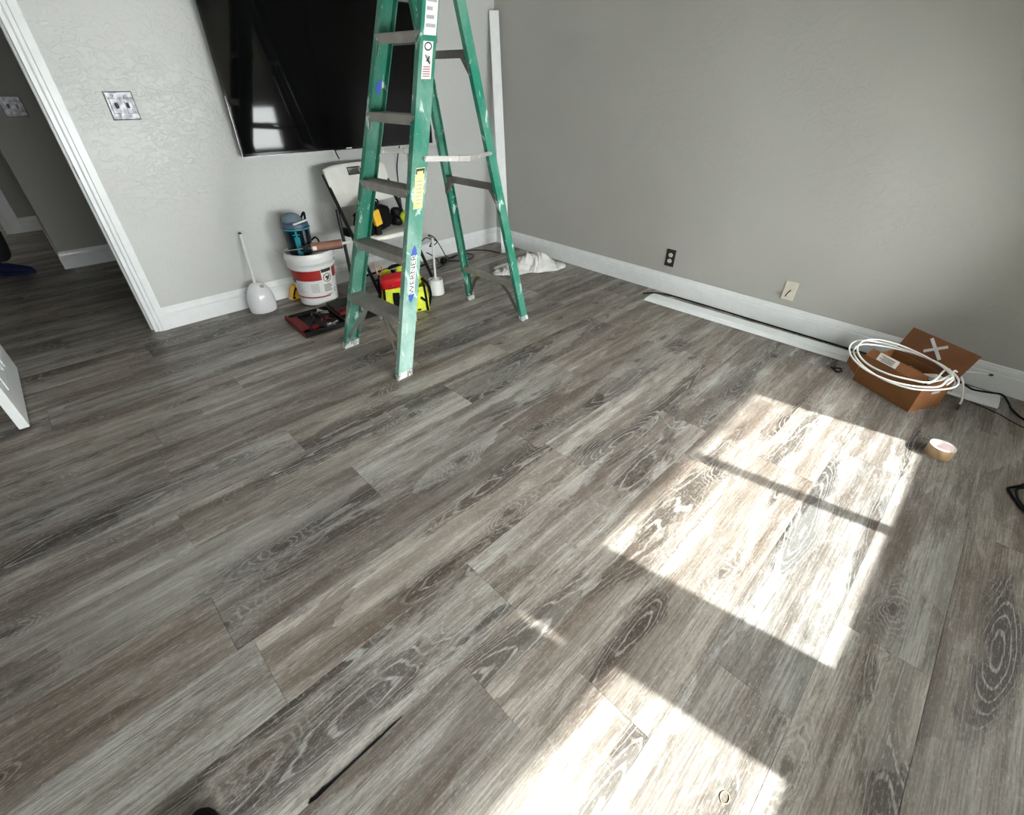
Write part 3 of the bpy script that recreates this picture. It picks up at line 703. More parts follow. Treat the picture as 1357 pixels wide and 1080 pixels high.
b = B(); pts = [(.150*math.cos(av+1.5*s), .150*math.sin(av+1.5*s), .285) for s in (-1, 1)]
pth = [V(pts[0][0], pts[0][1], .285)]+[V(.163*math.cos(av-1.5+3.0*k/8), .163*math.sin(av-1.5+3.0*k/8), .285-.0*math.sin(PI*k/8)) for k in range(1, 8)]+[V(pts[1][0], pts[1][1], .285)]
tube(b, smooth_path(pth, 3), .0022, 6); obj('bail_handle', b, 'white_pl', bk, True)

cn = thing('dust_canister', 'dark teal tool canister with a grey-blue cap on the bucket', 'canister', (BKT.x-.030, BKT.y+.034, .320), .3)
b = B(); lathe(b, [(.062, 0), (.072, .005), (.083, .16), (.086, .165), (.086, .172), (.082, .176)], 32); obj('body', b, 'teal_dk', cn, True)
b = B(); lathe(b, [(.0865, .163), (.088, .167), (.0865, .173)], 32, cap0=False, cap1=False); obj('rim', b, 'teal', cn, True)
b = B(); lathe(b, [(.082, .174), (.080, .196), (.066, .206), (.05, .212)], 28); obj('lid', b, 'navy', cn, True)
b = B(); lathe(b, [(.060, .206), (.062, .216), (.050, .240), (.028, .252), (.006, .255)], 20, c=(-.008, .01, 0)); obj('filter_cap', b, 'slate', cn, True)
def cnr(z): return .072+.011*z/.16
ca = -PI/2-.35-.3
b = B(); cpatch(b, ca-.30, ca+.10, .01, .125, cnr, 5, .0015); cpatch(b, ca-.16, ca-.02, .125, .160, cnr, 3, .0015); cpatch(b, ca-.36, ca+.16, .135, .142, cnr, 5, .002); obj('stripe', b, 'teal', cn, True)
b = B(); cpatch(b, ca+.42, ca+.60, .085, .160, cnr, 3, .003); cpatch(b, ca+.36, ca+.62, .078, .088, cnr, 3, .004); obj('latch', b, 'chrome', cn)
b = B(); bar(b, (-.06, -.062, .203), (.035, -.072, .214), .018, .010, bev=.002); obj('handle_grip', b, 'label_w', cn)
b = B(); tube(b, smooth_path([(.055, -.04, .20), (.075, -.02, .235), (.085, 0, .24), (.07, .02, .205)], 4), .007, 8); obj('handle', b, 'black', cn, True)
b = B(); tube(b, smooth_path([(.075, -.02, .03), (.11, -.04, .02), (.118, -.045, .06), (.105, -.035, .085), (.082, -.02, .07)], 4), .006, 8); obj('hose_clip', b, 'black', cn, True)

cg = thing('caulking_gun', 'caulking gun with a brown tube lying across the bucket rim', 'caulking gun', (BKT.x, BKT.y, BHt+.004), -.42)
ax0, ax1 = V(.025, -.098, .030), V(.220, -.098, .040)
b = B(); tube(b, [ax0, ax0+(ax1-ax0)*.08, ax1], .0265, 20); obj('tube', b, 'tube', cg, True)
b = B(); tube(b, [ax0+(ax1-ax0)*.10, ax0+(ax1-ax0)*.16], .0275, 20); obj('tube_band', b, 'copper', cg, True)
b = B(); tube(b, [ax1, ax1+V(.015, 0, 0), ax1+V(.055, 0, .004)], [.012, .009, .004], 12); obj('nozzle', b, 'paper', cg, True)
b = B(); tube(b, [ax0+V(-.012, 0, 0), ax0+V(.004, 0, 0)], .029, 18); bar(b, ax0+V(-.01, 0, -.029), ax1+V(.0, 0, -.029), .02, .003); bar(b, ax0+V(-.045, .0, .0), ax0+V(-.01, 0, 0), .02, .035, bev=.003)
obj('cradle', b, 'teal_dk', cg)
b = B(); bar(b, ax0+V(-.045, 0, -.012), ax0+V(-.075, .085, -.020), .018, .026, bev=.004); obj('grip', b, 'black', cg)
b = B(); tube(b, [ax0+V(-.02, 0, 0), ax0+V(-.20, .012, -.012), ax0+V(-.205, .02, .0)], .0032, 8); obj('push_rod', b, 'alu_lt', cg, True)
b = B(); bar(b, ax0+V(.012, -.0275, .0), ax0+V(.036, -.0275, .001), .001, .024); obj('tube_label', b, 'paper', cg)

# ------------------------------------------------------------------ yellow tape measure by the baseboard
ty = thing('tape_measure', 'yellow and black tape measure on the floor behind the bucket', 'tape measure', (-1.985, -.045, 0), .15)
out = [(-.058, 0), (.05, 0), (.055, .02), (.052, .055), (.035, .085), (.008, .098), (-.018, .090), (-.036, .06)]
b = B(); prism(b, [V(x, -.022, z) for x, z in out], (0, .044, 0)); obj('case', b, 'yellow', ty)
b = B(); prism(b, [V(x, -.0235, z) for x, z in ((-.052, .006), (-.030, .006), (.006, .080), (-.014, .080), (-.034, .052))], (0, .0015, 0)); sp = obj('side_panel', b, 'black', ty)
b = B(); prism(b, [V(x, -.0245, z) for x, z in ((-.036, .018), (-.026, .018), (-.006, .062), (-.014, .062))], (0, .0009, 0)); obj('stripe', b, 'yellow', sp)
b = B(); box(b, -.064, -.056, -.014, .014, .0, .010, .001); obj('hook', b, 'chrome', ty)

# ------------------------------------------------------------------ open tool case
tcs = thing('tool_case', 'open black and red tool case spread flat on the floor', 'tool case', (-2.085, -.545, 0), -.05)
def tray(bm, x0, x1, y0, y1, h, t=.008):
    box(bm, x0, x1, y0, y1, 0, .006); box(bm, x0, x1, y0, y0+t, .006, h, .002); box(bm, x0, x1, y1-t, y1, .006, h, .002); box(bm, x0, x0+t, y0+t, y1-t, .006, h, .002); box(bm, x1-t, x1, y0+t, y1-t, .006, h, .002)
b = B(); tray(b, -.135, .135, -.165, .165, .030); obj('case_bottom', b, 'black', tcs)
b = B(); box(b, -.136, -.118, -.12, .165, .026, .033, .001); box(b, -.1365, -.1345, -.165, .165, .004, .028); obj('red_edge', b, 'red_dk', tcs)
b = B(); obox(b, (-.098, .02, .018), (.022, -.004, 0), (.0, .10, 0), (0, 0, .012), .004); obj('red_insert', b, 'red_dk', tcs)
b = B(); tray(b, .140, .40, -.150, .180, .024); obj('case_lid', b, 'black', tcs)
b = B(); box(b, .155, .33, -.02, .165, .010, .030, .004); ins = obj('red_insert', b, 'red_dk', tcs)
b = B()
for i in range(4):
    for j in range(3): box(b, .165+i*.04, .193+i*.04, .0+j*.052, .038+j*.052, .030, .032)
obj('bit_slots', b, 'black', ins)
b = B(); box(b, .15, .39, .08, .19, .024, .034, .003); obj('folded_lid_flap', b, 'black', tcs)
rnd = random.Random(3)
for k in range(14):
    x, y, a, L_ = rnd.uniform(-.05, .10), rnd.uniform(-.13, .13), rnd.uniform(0, PI), rnd.uniform(.03, .07)
    b = B(); dv = V(math.cos(a), math.sin(a), 0)*L_/2; zz = .012+k*.001
    dv.x = max(-.04, min(.04, dv.x)); tube(b, [V(x, y, zz)-dv, V(x, y, zz)+dv], .004, 6)
    tube(b, [V(x, y, zz)+dv*.3, V(x, y, zz)+dv], .0065, 6)
    obj('tool', b, ('dark_metal', 'chrome', 'black', 'red_dk')[k % 4], tcs)
b = B(); bar(b, (.055, .10, .034), (.105, .055, .034), .007, .004); bar(b, (.055, .10, .034), (.045, .085, .034), .007, .004); bar(b, (.06, .06, .034), (.10, .03, .034), .006, .004); obj('wrench', b, 'chrome', tcs)
b = B(); lathe(b, [(.020, .018), (.021, .034), (.012, .037)], 16, c=(-.045, -.105, 0)); k_ = obj('round_tool', b, 'red_dk', tcs, True)
b = B(); bar(b, (.03, -.13, .032), (.05, -.12, .032), .010, .003); obj('bit', b, 'paper', tcs)

# ------------------------------------------------------------------ folding chair
ch = thing('folding_chair', 'white plastic folding chair with a black steel frame against the wall', 'chair', (-1.405, -.345, 0), .10)
def both(fn):
    for s in (-1, 1): fn(s)
UP0 = lambda s: V(s*.238, -.235, 0); UP1 = lambda s: V(s*.232, .222, .765)
def upright(s):
    b = B(); tube(b, [UP0(s), UP0(s)+(UP1(s)-UP0(s))*.5, UP1(s)], .0115, 10); l = obj('front_leg', b, 'chair_f', ch, True)
    b = B(); tube(b, [UP0(s)+V(0, -.001, .0), UP0(s)+(UP1(s)-UP0(s))*.03], .014, 10); obj('foot_cap', b, 'black', l, True)
    b = B(); p, q = V(s*.254, .105, .575), V(s*.262, .075, 0); tube(b, [p, q], .0115, 10); l = obj('rear_leg', b, 'chair_f', ch, True)
    b = B(); tube(b, [q+V(0, 0, .0), q+V(0, 0, .022)], .014, 10); obj('foot_cap', b, 'black', l, True)
    b = B(); bar(b, V(s*.218, .06, .425), V(s*.246, .098, .44), .010, .05); obj('hinge_bracket', b, 'chair_f', ch)
both(upright)
b = B(); tube(b, [V(-.238, -.145, .15), V(.238, -.145, .15)], .009, 8); obj('stretcher', b, 'chair_f', ch, True)
b = B(); tube(b, [V(-.26, .08, .113), V(.26, .08, .113)], .009, 8); obj('stretcher', b, 'chair_f', ch, True)
# seat: superellipse slab with a rolled edge
def slab(bm, hx, hy, z0, z1, n=40, p=4., edge=.012, cy=0.):
    ring = lambda k, e: ((hx-e)*math.copysign(abs(math.cos(2*PI*k/n))**(2/p), math.cos(2*PI*k/n)), cy+(hy-e)*math.copysign(abs(math.sin(2*PI*k/n))**(2/p), math.sin(2*PI*k/n)))
    R_ = []
    for e, z in ((edge, z0), (0, z0+edge*.8), (0, z1-edge*.6), (edge*.5, z1-edge*.1), (edge*1.4, z1)):
        R_.append([bm.verts.new((*ring(k, e), z)) for k in range(n)])
    for A, C in zip(R_, R_[1:]):
        for k in range(n): bm.faces.new((A[k], A[(k+1) % n], C[(k+1) % n], C[k]))
    bm.faces.new(R_[0][::-1]); bm.faces.new(R_[-1])
b = B(); slab(b, .208, .20, .408, .440, cy=-.015); obj('seat', b, 'chair_w', ch, True)
b = B()
for k in range(2): tube(b, [V(-.20+.40*k, -.16, .402), V(-.20+.40*k, .13, .402)], .010, 8)
obj('seat_rail', b, 'chair_f', ch, True)
# backrest: curved plastic panel with a hand hole
b = B(); n = 20; hw = .236; z0, z1 = .570, .812
def bkp(u, z, d): 
    return V(u*hw, .122+.60*(z-.57)*.605+.03*(1-u*u)+d, z)
grid = {}
us = [-1+2*i/n for i in range(n+1)]; zs = [z0, z0+.008, z0+.08, z0+.15, .748, .786, z1-.008, z1]
hole = lambda i, j: 8 <= i < 12 and j == 4
for d in (0, 1):
    for i, u in enumerate(us):
        for j, z in enumerate(zs):
            e = .006 if j in (0, len(zs)-1) else 0
            zz = z-(.018*(abs(u)**4) if j > 4 else 0)+(.012*abs(u)**4 if j < 2 else 0)
            grid[d, i, j] = b.verts.new(bkp(u, zz, -.0 + (.016 if d else 0) + (e if not d else -e)))
for i in range(n):
    for j in range(len(zs)-1):
        if hole(i, j): continue
        b.faces.new((grid[0, i, j], grid[0, i+1, j], grid[0, i+1, j+1], grid[0, i, j+1])); b.faces.new((grid[1, i, j], grid[1, i, j+1], grid[1, i+1, j+1], grid[1, i+1, j]))
for i in range(n):
    for j in (0, len(zs)-1): b.faces.new((grid[0, i, j], grid[1, i, j], grid[1, i+1, j], grid[0, i+1, j]))
    if 8 <= i < 12:
        for j in (4, 5): b.faces.new((grid[0, i, j], grid[1, i, j], grid[1, i+1, j], grid[0, i+1, j]))
for j in range(len(zs)-1):
    for i in (0, n): b.faces.new((grid[0, i, j], grid[1, i, j], grid[1, i, j+1], grid[0, i, j+1]))
for i in (8, 12): b.faces.new((grid[0, i, 4], grid[1, i, 4], grid[1, i, 5], grid[0, i, 5]))
back = obj('backrest', b, 'chair_w', ch, True, 50)
b = B(); c_ = [bkp(u, z, -.003) for u, z in ((-.21, .747), (.21, .747), (.21, .787), (-.21, .787))]
tube(b, c_, .0035, 6, True); obj('hand_hole_rim', b, 'black', back)

# things on the chair: black pouch, lime drill, yellow tape
def lump(bm, c, r, seed, amp=.25, fr_=2.2, p=2.6, n=22, mrows=12, flat=True):
    """lumpy rounded block: superellipsoid with noise, flattened at the base"""
    rows = []
    for i in range(mrows+1):
        la = -PI/2+PI*i/mrows; row = []
        for k in range(n):
            lo = 2*PI*k/n
            f = lambda t: math.copysign(abs(t)**(2/p), t)
            d = V(f(math.cos(la))*f(math.cos(lo)), f(math.cos(la))*f(math.sin(lo)), f(math.sin(la)))
            q = 1+amp*noise.noise(d*fr_+V(seed, seed*1.7, 0))+amp*.4*noise.noise(d*fr_*2.7+V(seed, 0, 3))
            v = V(d.x*r[0]*q, d.y*r[1]*q, d.z*r[2]*q)
            if flat: v.z = max(v.z, -r[2]*.92)
            row.append(v)
        rows.append(row)
    vr = []
    for i, row in enumerate(rows):
        if i in (0, mrows): vr.append([bm.verts.new(Vector(c)+sum(row, V(0, 0, 0))/n)])
        else: vr.append([bm.verts.new(Vector(c)+v) for v in row])
    for i in range(mrows):
        A, C = vr[i], vr[i+1]
        for k in range(n):
            if len(A) == 1: bm.faces.new((A[0], C[(k+1) % n], C[k]))
            elif len(C) == 1: bm.faces.new((A[k], A[(k+1) % n], C[0]))
            else: bm.faces.new((A[k], A[(k+1) % n], C[(k+1) % n], C[k]))
SZ = .4415
pc = thing('tool_pouch', 'slumped black nylon tool pouch on the chair seat', 'pouch', (-1.485, -.375, SZ), .2)
b = B(); lump(b, (0, 0, .070), (.125, .10, .075), 3., .28); obj('pouch_body', b, 'black_soft', pc, True, 60)
b = B(); lump(b, (.02, .03, .135), (.055, .045, .045), 8., .3, flat=False); obj('pouch_flap', b, 'black_soft', pc, True, 60)
b = B(); tube(b, smooth_path([(-.02, .02, .15), (.01, .0, .185), (.05, -.01, .18), (.07, .0, .155)], 4), .006, 6); obj('strap', b, 'black_soft', pc, True)
b = B(); tube(b, smooth_path([(-.10, -.02, .10), (-.105, -.03, .18), (-.085, -.03, .215), (-.075, -.03, .20)], 4), .008, 6); obj('tool_grip', b, 'black', pc, True)
b = B(); lump(b, (-.115, -.09, .030), (.035, .03, .034), 5., .3); obj('side_pocket', b, 'black_soft', pc, True, 60)
dt = thing('hand_tool', 'small yellow and black tool tucked beside the black pouch', 'tool', (-1.535, -.518, SZ+.055), .1)
b = B(); obox(b, (.0, -.0, .050), (.026, 0, .006), (0, .016, 0), (-.009, 0, .046), .006, 2); obj('body', b, 'yellow', dt)
b = B(); obox(b, (-.012, 0, .108), (.016, 0, .004), (0, .012, 0), (-.004, 0, .010), .003); obj('cap', b, 'black', dt)
b = B(); box(b, -.02, .02, -.014, .014, -.055, .004, .004); obj('base', b, 'black', dt)
dr_ = thing('cordless_drill', 'lime and black cordless drill lying on the chair seat', 'drill', (-1.250, -.425, SZ), .35)
b = B(); lump(b, (0, 0, .052), (.060, .043, .042), 12., .12, p=3.); obj('body', b, 'lime', dr_, True, 60)
b = B(); tube(b, [(.05, -.01, .055), (.085, -.018, .057), (.095, -.02, .057)], [.028, .024, .014], 14); obj('chuck', b, 'black', dr_, True)
b = B(); lump(b, (-.055, .045, .035), (.04, .045, .032), 4., .15); obj('handle', b, 'black', dr_, True, 60)
b = B(); obox(b, (-.01, -.043, .062), (.022, -.002, 0), (0, .003, 0), (0, 0, .012), .002); obj('vent_panel', b, 'black', dr_)
b = B(); lump(b, (-.055, .04, .09), (.04, .035, .03), 6., .2, flat=False); obj('battery', b, 'black', dr_, True, 60)

# ------------------------------------------------------------------ yellow tool bag and the red case in it
bg_ = thing('tool_bag', 'bright lime yellow and black tool bag on the floor behind the ladder', 'bag', (-1.525, -.715, 0), -.50)
hx, hy, hz = .150, .105, .165
b = B()
def bagp(u, v, w): return V(u*hx*(1-.06*w), v*hy*(1-.18*w), w*hz)
for pts in ([(-1, -1), (1, -1)], [(1, -1), (1, 1)], [(1, 1), (-1, 1)], [(-1, 1), (-1, -1)]):
    (u0, v0), (u1, v1) = pts; N_ = 10; rows = []
    for j in range(7):
        w = j/6; row = []
        for i in range(N_+1):
            t = i/N_; u, v = u0+(u1-u0)*t, v0+(v1-v0)*t; p = bagp(u, v, w)
            nn = V(p.x/hx, p.y/hy, 0); bul = .018*math.sin(PI*t)*math.sin(PI*min(1, w*1.1)) + .010*noise.noise(p*14.)
            if 0 < i < N_: p += V(v1-v0, u0-u1, 0).normalized()*bul
            p.z = max(.002, p.z+.015*noise.noise(V(p.x*9, p.y*9, 2.))*w); row.append(b.verts.new(p))
        rows.append(row)
    for A, C in zip(rows, rows[1:]):
        for i in range(N_): b.faces.new((A[i], A[i+1], C[i+1], C[i]))
bmesh.ops.remove_doubles(b, verts=b.verts, dist=.0006)
b.faces.new([b.verts.new(bagp(u, v, .012)) for u, v in ((-1, -1), (1, -1), (1, 1), (-1, 1))])
bag = obj('bag_body', b, 'lime_fab', bg_, True, 60)
b = B(); box(b, -hx*.9, hx*.9, -hy*.8, hy*.8, .02, .11, .01); obj('bag_lining', b, 'black_soft', bg_)
def fpatch(bm, poly, side, e=.030):
    """panel stitched on a bag face, (u, w) in face coordinates"""
    out_ = []
    for u, w in poly:
        if side == 'f': p = bagp(u, -1, w)+V(0, -e*math.sin(PI*(u+1)/2)*math.sin(PI*min(1, w*1.1))-.004, 0)
        else: p = bagp(-1, u, w)+V(-e*math.sin(PI*(u+1)/2)*math.sin(PI*min(1, w*1.1))-.004, 0, 0)
        out_.append(p)
    prism(bm, out_, (0, .010, 0) if side == 'f' else (.010, 0, 0))
b = B(); fpatch(b, [(-.55, .85), (-.25, .85), (-.25, .35), (-.55, .35)], 'f'); fpatch(b, [(-.25, .45), (-.0, .45), (-.0, .30), (-.25, .30)], 'f'); fpatch(b, [(.45, 1), (.62, 1), (.62, .05), (.45, .05)], 'f'); fpatch(b, [(-.98, 1.), (-.86, 1.), (-.86, 0.02), (-.98, .02)], 'f'); fpatch(b, [(.10, .96), (.22, .98), (.44, .50), (.36, .44)], 'f'); fpatch(b, [(.66, .55), (.72, .62), (.97, .40), (.95, .30)], 'f'); fpatch(b, [(.86, 1.), (.97, 1.), (.97, .02), (.86, .02)], 'f')
obj('trim_panel', b, 'black_soft', bg_)
b = B(); fpatch(b, [(-.5, .8), (-.1, .8), (-.1, .45), (-.5, .45)], 's'); fpatch(b, [(-.5, .45), (-.3, .45), (-.3, .2), (-.5, .2)], 's'); fpatch(b, [(.3, 1), (.5, 1), (.5, .02), (.3, .02)], 's'); obj('trim_panel', b, 'black_soft', bg_)
b = B(); pth = smooth_path([(hx*.98, -hy*.75, .02), (hx*1.12, -hy*.6, .09), (hx*1.05, -hy*.5, .16), (hx*.8, -hy*.3, .20)], 5); tube(b, pth, .010, 6); obj('strap', b, 'black_soft', bg_, True)
b = B(); pth = smooth_path([(-hx*.7, hy*.9, .15), (-hx*.5, hy*.9, .24), (0, hy*.85, .26), (hx*.5, hy*.9, .24), (hx*.7, hy*.9, .15)], 5); tube(b, pth, .009, 6); obj('carry_handle', b, 'black_soft', bg_, True)
for (x_, y_, rx, rz_, hh_) in ((-.10, .075, .05, -.3, .235), (.0, .085, .05, .1, .245), (.09, .03, .035, .4, .22)):
    b = B(); lump(b, (x_, y_, .15), (rx, .022, hh_-.15), x_*30+5, .2, flat=False); obj('bag_flap', b, 'lime_fab', bg_, True, 60)
for (x_, y_, rx, hh_) in ((-.13, .03, .035, .215), (.05, .065, .045, .235), (-.05, .095, .03, .225)):
    b = B(); lump(b, (x_, y_, .14), (rx, .03, hh_-.14), x_*20+9, .25, flat=False); obj('pocket_edge', b, 'black_soft', bg_, True, 60)
for (a_, c_) in (((-.135, .02, .12), (-.165, .05, .30)), ((-.12, .05, .12), (-.12, .075, .27))):
    b = B(); tube(b, [a_, c_], .006, 8); obj('tool_shank', b, 'copper', bg_, True)
rc = thing('red_case', 'glossy red plastic case sitting on top of the yellow tool bag', 'case', (-1.600, -.715, .112), -.55)
b = B(); obox(b, (.0, -.0, .075), (.082, 0, .010), (-.005, .050, .012), (.004, -.020, .052), .022, 3); obj('case_body', b, 'red', rc, True)
b = B(); lathe(b, [(.020, 0), (.020, .003), (.014, .006), (.004, .006)], 14, c=(-.012, -.048, .085)); 
bmesh.ops.rotate(b, cent=(-.012, -.048, .085), verts=b.verts, matrix=Matrix.Rotation(1.1, 3, 'X')); obj('latch', b, 'red_dk', rc, True)

# ------------------------------------------------------------------ black cables in the corner
cable('power_cable', [(-.93, -.10, .20), (-.885, -.11, .222), (-.84, -.12, .19), (-.87, -.12, .15), (-.80, -.13, .175), (-.86, -.10, .235), (-.80, -.10, .205), (-.745, -.12, .10), (-.70, -.11, .03), (-.64, -.11, .006), (-.52, -.07, .006), (-.40, -.05, .006), (-.30, -.12, .006), (-.255, -.20, .006), (-.235, -.30, .006)], .0042, 'black power cord running from the chair across the floor into the corner')
cable('looped_cable', [(-.93, -.15, .12), (-.90, -.17, .10), (-.84, -.16, .05), (-.80, -.14, .008), (-.72, -.13, .006), (-.60, -.08, .006), (-.48, -.10, .006), (-.45, -.17, .006), (-.52, -.235, .006), (-.62, -.23, .006), (-.72, -.15, .006)], .0046, 'black cord looped on the floor behind the ladder')
ad = thing('power_adapter', 'black round power adapter plug on the floor by the cords', 'adapter', (-.765, -.155, 0), .5)
b = B(); lump(b, (0, 0, .022), (.032, .026, .024), 2., .05, p=3.); obj('body', b, 'black', ad, True, 60)
b = B(); tube(b, smooth_path([(-.02, -.01, .02), (-.06, -.03, .008), (-.14, -.01, .005), (-.22, .05, .005)], 5), .0035, 6); obj('cord', b, 'cable_b', ad, True)
cable('wall_cable', [(-.14, -1.72, .004), (-.052, -1.80, .004), (-.022, -2.0, .004), (-.020, -2.6, .004), (-.020, -3.0, .006), (-.018, -3.25, .006), (-.014, -3.45, .006), (-.018, -3.52, .012), (-.085, -3.575, .021), (-.10, -3.60, .023), (-.072, -3.66, .022), (-.052, -3.703, .020), (-.09, -3.735, .006), (-.15, -3.752, .0055), (-.22, -3.80, .0055), (-.28, -3.90, .0055)], .0045, 'black cord running behind the floor moulding and over its end', seg=8)
cable('thin_wire', [(-.20, -3.60, .002), (-.23, -3.70, .002), (-.27, -3.76, .002), (-.32, -3.85, .002)], .0018, 'thin dark wire on the floor past the end of the moulding')
cable('coiled_cable', [(-.60, -3.95, .005), (-.74, -3.85, .005), (-.81, -3.812, .005), (-.858, -3.783, .006), (-.885, -3.788, .006), (-.925, -3.806, .006), (-.97, -3.836, .006), (-1.03, -3.90, .006), (-1.0, -4.0, .006), (-.85, -3.99, .006), (-.78, -3.90, .009), (-.835, -3.812, .011), (-.90, -3.805, .012), (-.965, -3.828, .014), (-1.06, -3.89, .010), (-1.12, -3.98, .006)], .0048, 'black cord coiled on the bare floor away from the wall')

# ------------------------------------------------------------------ white rag
rg = B(); NU, NV = 120, 84; HU, HV = .33, .21; verts = {}
cxr, cyr = -.370, -.755; UD = V(.805, -.593, 0); VD = V(.593, .805, 0)       # long axis of the heap, and away from the room
def rag_edge(a):
    return 1+.16*math.sin(2*a+.9)+.12*math.sin(3*a+2.2)+.07*math.sin(5*a+.4)+.05*math.sin(9*a)
for i in range(NU+1):
    for j in range(NV+1):
        u, v = -HU+2*HU*i/NU, -HV+2*HV*j/NV
        a = math.atan2(v/.145, u/.265); t = math.hypot(u/.265, v/.145)/rag_edge(a)
        if t > 1.05: continue
        w = V(u*7+1.6*noise.noise(V(u*8, v*8, 1)), v*7+1.6*noise.noise(V(u*8, v*8, 7)), 0)
        r1 = 1-abs(noise.noise(V(w.x*1.5, w.y*.8, 2)))*2.2
        r2 = 1-abs(noise.noise(V(w.x*3.4+w.y*1.2, w.y*1.6, 5)))*2.4
        r3 = noise.noise(V(w.x*6., w.y*5., 9))
        env = max(0., 1-min(1, t))**.42
        body = math.exp(-((u-.05)**2)/.020-((v-.02)**2)/.010)+.35*math.exp(-((u-.17)**2)/.006-((v+.0)**2)/.008)
        z = .004+env*((.018+.066*body)+(.014+.012*body)*max(-.6, r1)+(.024+.016*body)*max(-1.1, r2)+.010*max(-.6, 1-abs(r3)*3.)+.004*noise.noise(V(w.x*13, w.y*11, 3)))
        p = UD*u+VD*v; k_ = 1/t if t > 1 else 1
        verts[i, j] = rg.verts.new((p.x*k_, p.y*k_, max(.003, z)))
for (i, j) in list(verts):
    k4 = [(i, j), (i+1, j), (i+1, j+1), (i, j+1)]
    if all(k in verts for k in k4): rg.faces.new([verts[k] for k in k4])
ro = obj('rag', rg, 'rag', None, True, 80.); ro.location = (cxr, cyr, 0); tag(ro, 'crumpled white cotton rag on the floor near the corner', 'rag')
sm = ro.modifiers.new('thick', 'SOLIDIFY'); sm.thickness = .003; sm.offset = 1

# ------------------------------------------------------------------ cardboard box
E1 = V(.474, .880, 0).normalized(); E2 = V(E1.y, -E1.x, 0)
bx = thing('cardboard_box', 'open brown cardboard box by the right wall with its flaps up', 'box', (-.524, -3.406, 0), math.atan2(E1.y, E1.x))
# local x = along the long side (towards the television wall), local -y = towards the right wall
BL, BD, BHh, ct = .305, .195, .148, .004
def P3(a, d, z): return V(a, -d, z)
b = B(); box(b, 0, BL, -BD, 0, 0, ct); obj('bottom', b, 'card', bx)
b = B(); box(b, 0, BL, -ct, 0, ct, BHh); obj('side_panel', b, 'card', bx)
b = B(); box(b, 0, BL, -BD, -BD+ct, ct, BHh); obj('side_panel', b, 'card', bx)
b = B(); box(b, 0, ct, -BD+ct, -ct, ct, BHh); e_ = obj('end_panel', b, 'card', bx)
b = B(); box(b, -.0008, 0, -.135, -.085, .085, .098); obj('tape_piece', b, 'ptape', e_)
b = B(); box(b, BL-ct, BL, -BD+ct, -ct, ct, BHh); obj('end_panel', b, 'card', bx)
def flap(pts, th, m):
    pts = [Vector(p) for p in pts]; n_ = (pts[1]-pts[0]).cross(pts[3]-pts[0]).normalized()*th
    b = B(); prism(b, pts, n_); return obj('flap', b, m, bx)
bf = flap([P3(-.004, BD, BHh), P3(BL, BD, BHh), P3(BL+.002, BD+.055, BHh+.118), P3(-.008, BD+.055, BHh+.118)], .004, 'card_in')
fo = P3(.157, BD+.034, BHh+.073); fu = P3(0, .423, .907).normalized()
b = B()
for a_, w_ in ((.657, .118), (-.706, .093)):
    dd = V(math.cos(a_), 0, 0)+fu*math.sin(a_); n_ = dd.cross(V(1, 0, 0).cross(fu)).normalized()
    c1, c2 = fo-dd*w_/2, fo+dd*w_/2; off = V(1, 0, 0).cross(fu).normalized()
    off = off if off.y > 0 else -off
    prism(b, [c1-n_*.007+off*.003, c2-n_*.007+off*.003, c2+n_*.007+off*.003, c1+n_*.007+off*.003], off*.0008)
obj('tape_cross', b, 'ptape', bf)
lf = flap([P3(BL, .001, .030), P3(BL, .001, BHh-.002), P3(BL+.082, .026, .112), P3(BL+.082, .026, .052)], .004, 'card')
nf = flap([P3(.004, 0, BHh), P3(BL-.004, 0, BHh), P3(BL-.012, .022, BHh+.036), P3(.012, .022, BHh+.036)], -.004, 'card')
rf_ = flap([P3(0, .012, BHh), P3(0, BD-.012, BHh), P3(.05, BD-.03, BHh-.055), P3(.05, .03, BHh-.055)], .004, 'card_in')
n_l = V(0, .85, .52).normalized()
def nfp(a, t): return P3(a, .022*(1-t), BHh+.036*(1-t))+n_l*.0050
b = B(); prism(b, [nfp(.145, .92), nfp(.245, .92), nfp(.25, .04), nfp(.15, .04)], n_l*.0008); lb = obj('shipping_label', b, 'paper', nf); lb['label'] = 'white shipping label'
b = B()
for k in range(4): prism(b, [nfp(.165, .25+.16*k)+n_l*.001, nfp(.235-.012*(k % 2), .25+.16*k)+n_l*.001, nfp(.235-.012*(k % 2), .32+.16*k)+n_l*.001, nfp(.165, .32+.16*k)+n_l*.001], n_l*.0005)
obj('label_print', b, 'print_k', lb)
# odds and ends inside the box
for k, (a_, d_, w_, h_, m_) in enumerate(((.060, .10, .040, .060, 'black'), (.150, .11, .042, .068, 'card_in'), (.240, .10, .040, .060, 'black_soft'))):
    b = B(); lump(b, (0, 0, h_), (w_, .05, h_), 3.3*k+1, .2, p=3.5); o = obj('packed_item', b, m_, None, True, 60); o.location = bx.matrix_basis @ P3(a_, d_, ct+.001)
    o.rotation_euler = bx.rotation_euler
    tag(o, ('black plastic part packed at the open end of the box', 'brown wrapped part packed in the middle of the box', 'black fabric bundle packed at the far end of the box')[k], 'part')
b = B(); obox(b, (0, 0, 0), (.055, 0, .010), (0, .035, .02), (.0, -.0006, .001)); o = obj('paper_sheet', b, 'paper'); o.location = bx.matrix_basis @ P3(.245, .055, .150); o.rotation_euler = bx.rotation_euler; tag(o, 'folded white paper sheet sticking out of the box', 'paper')
b = B(); obox(b, (0, 0, 0), (.028, 0, .0), (0, .05, .01), (.0, -.002, .006)); o = obj('cardboard_offcut', b, 'core'); o.location = bx.matrix_basis @ P3(.04, .12, .146); o.rotation_euler = bx.rotation_euler; tag(o, 'pale cardboard offcut lying in the near end of the box', 'offcut')

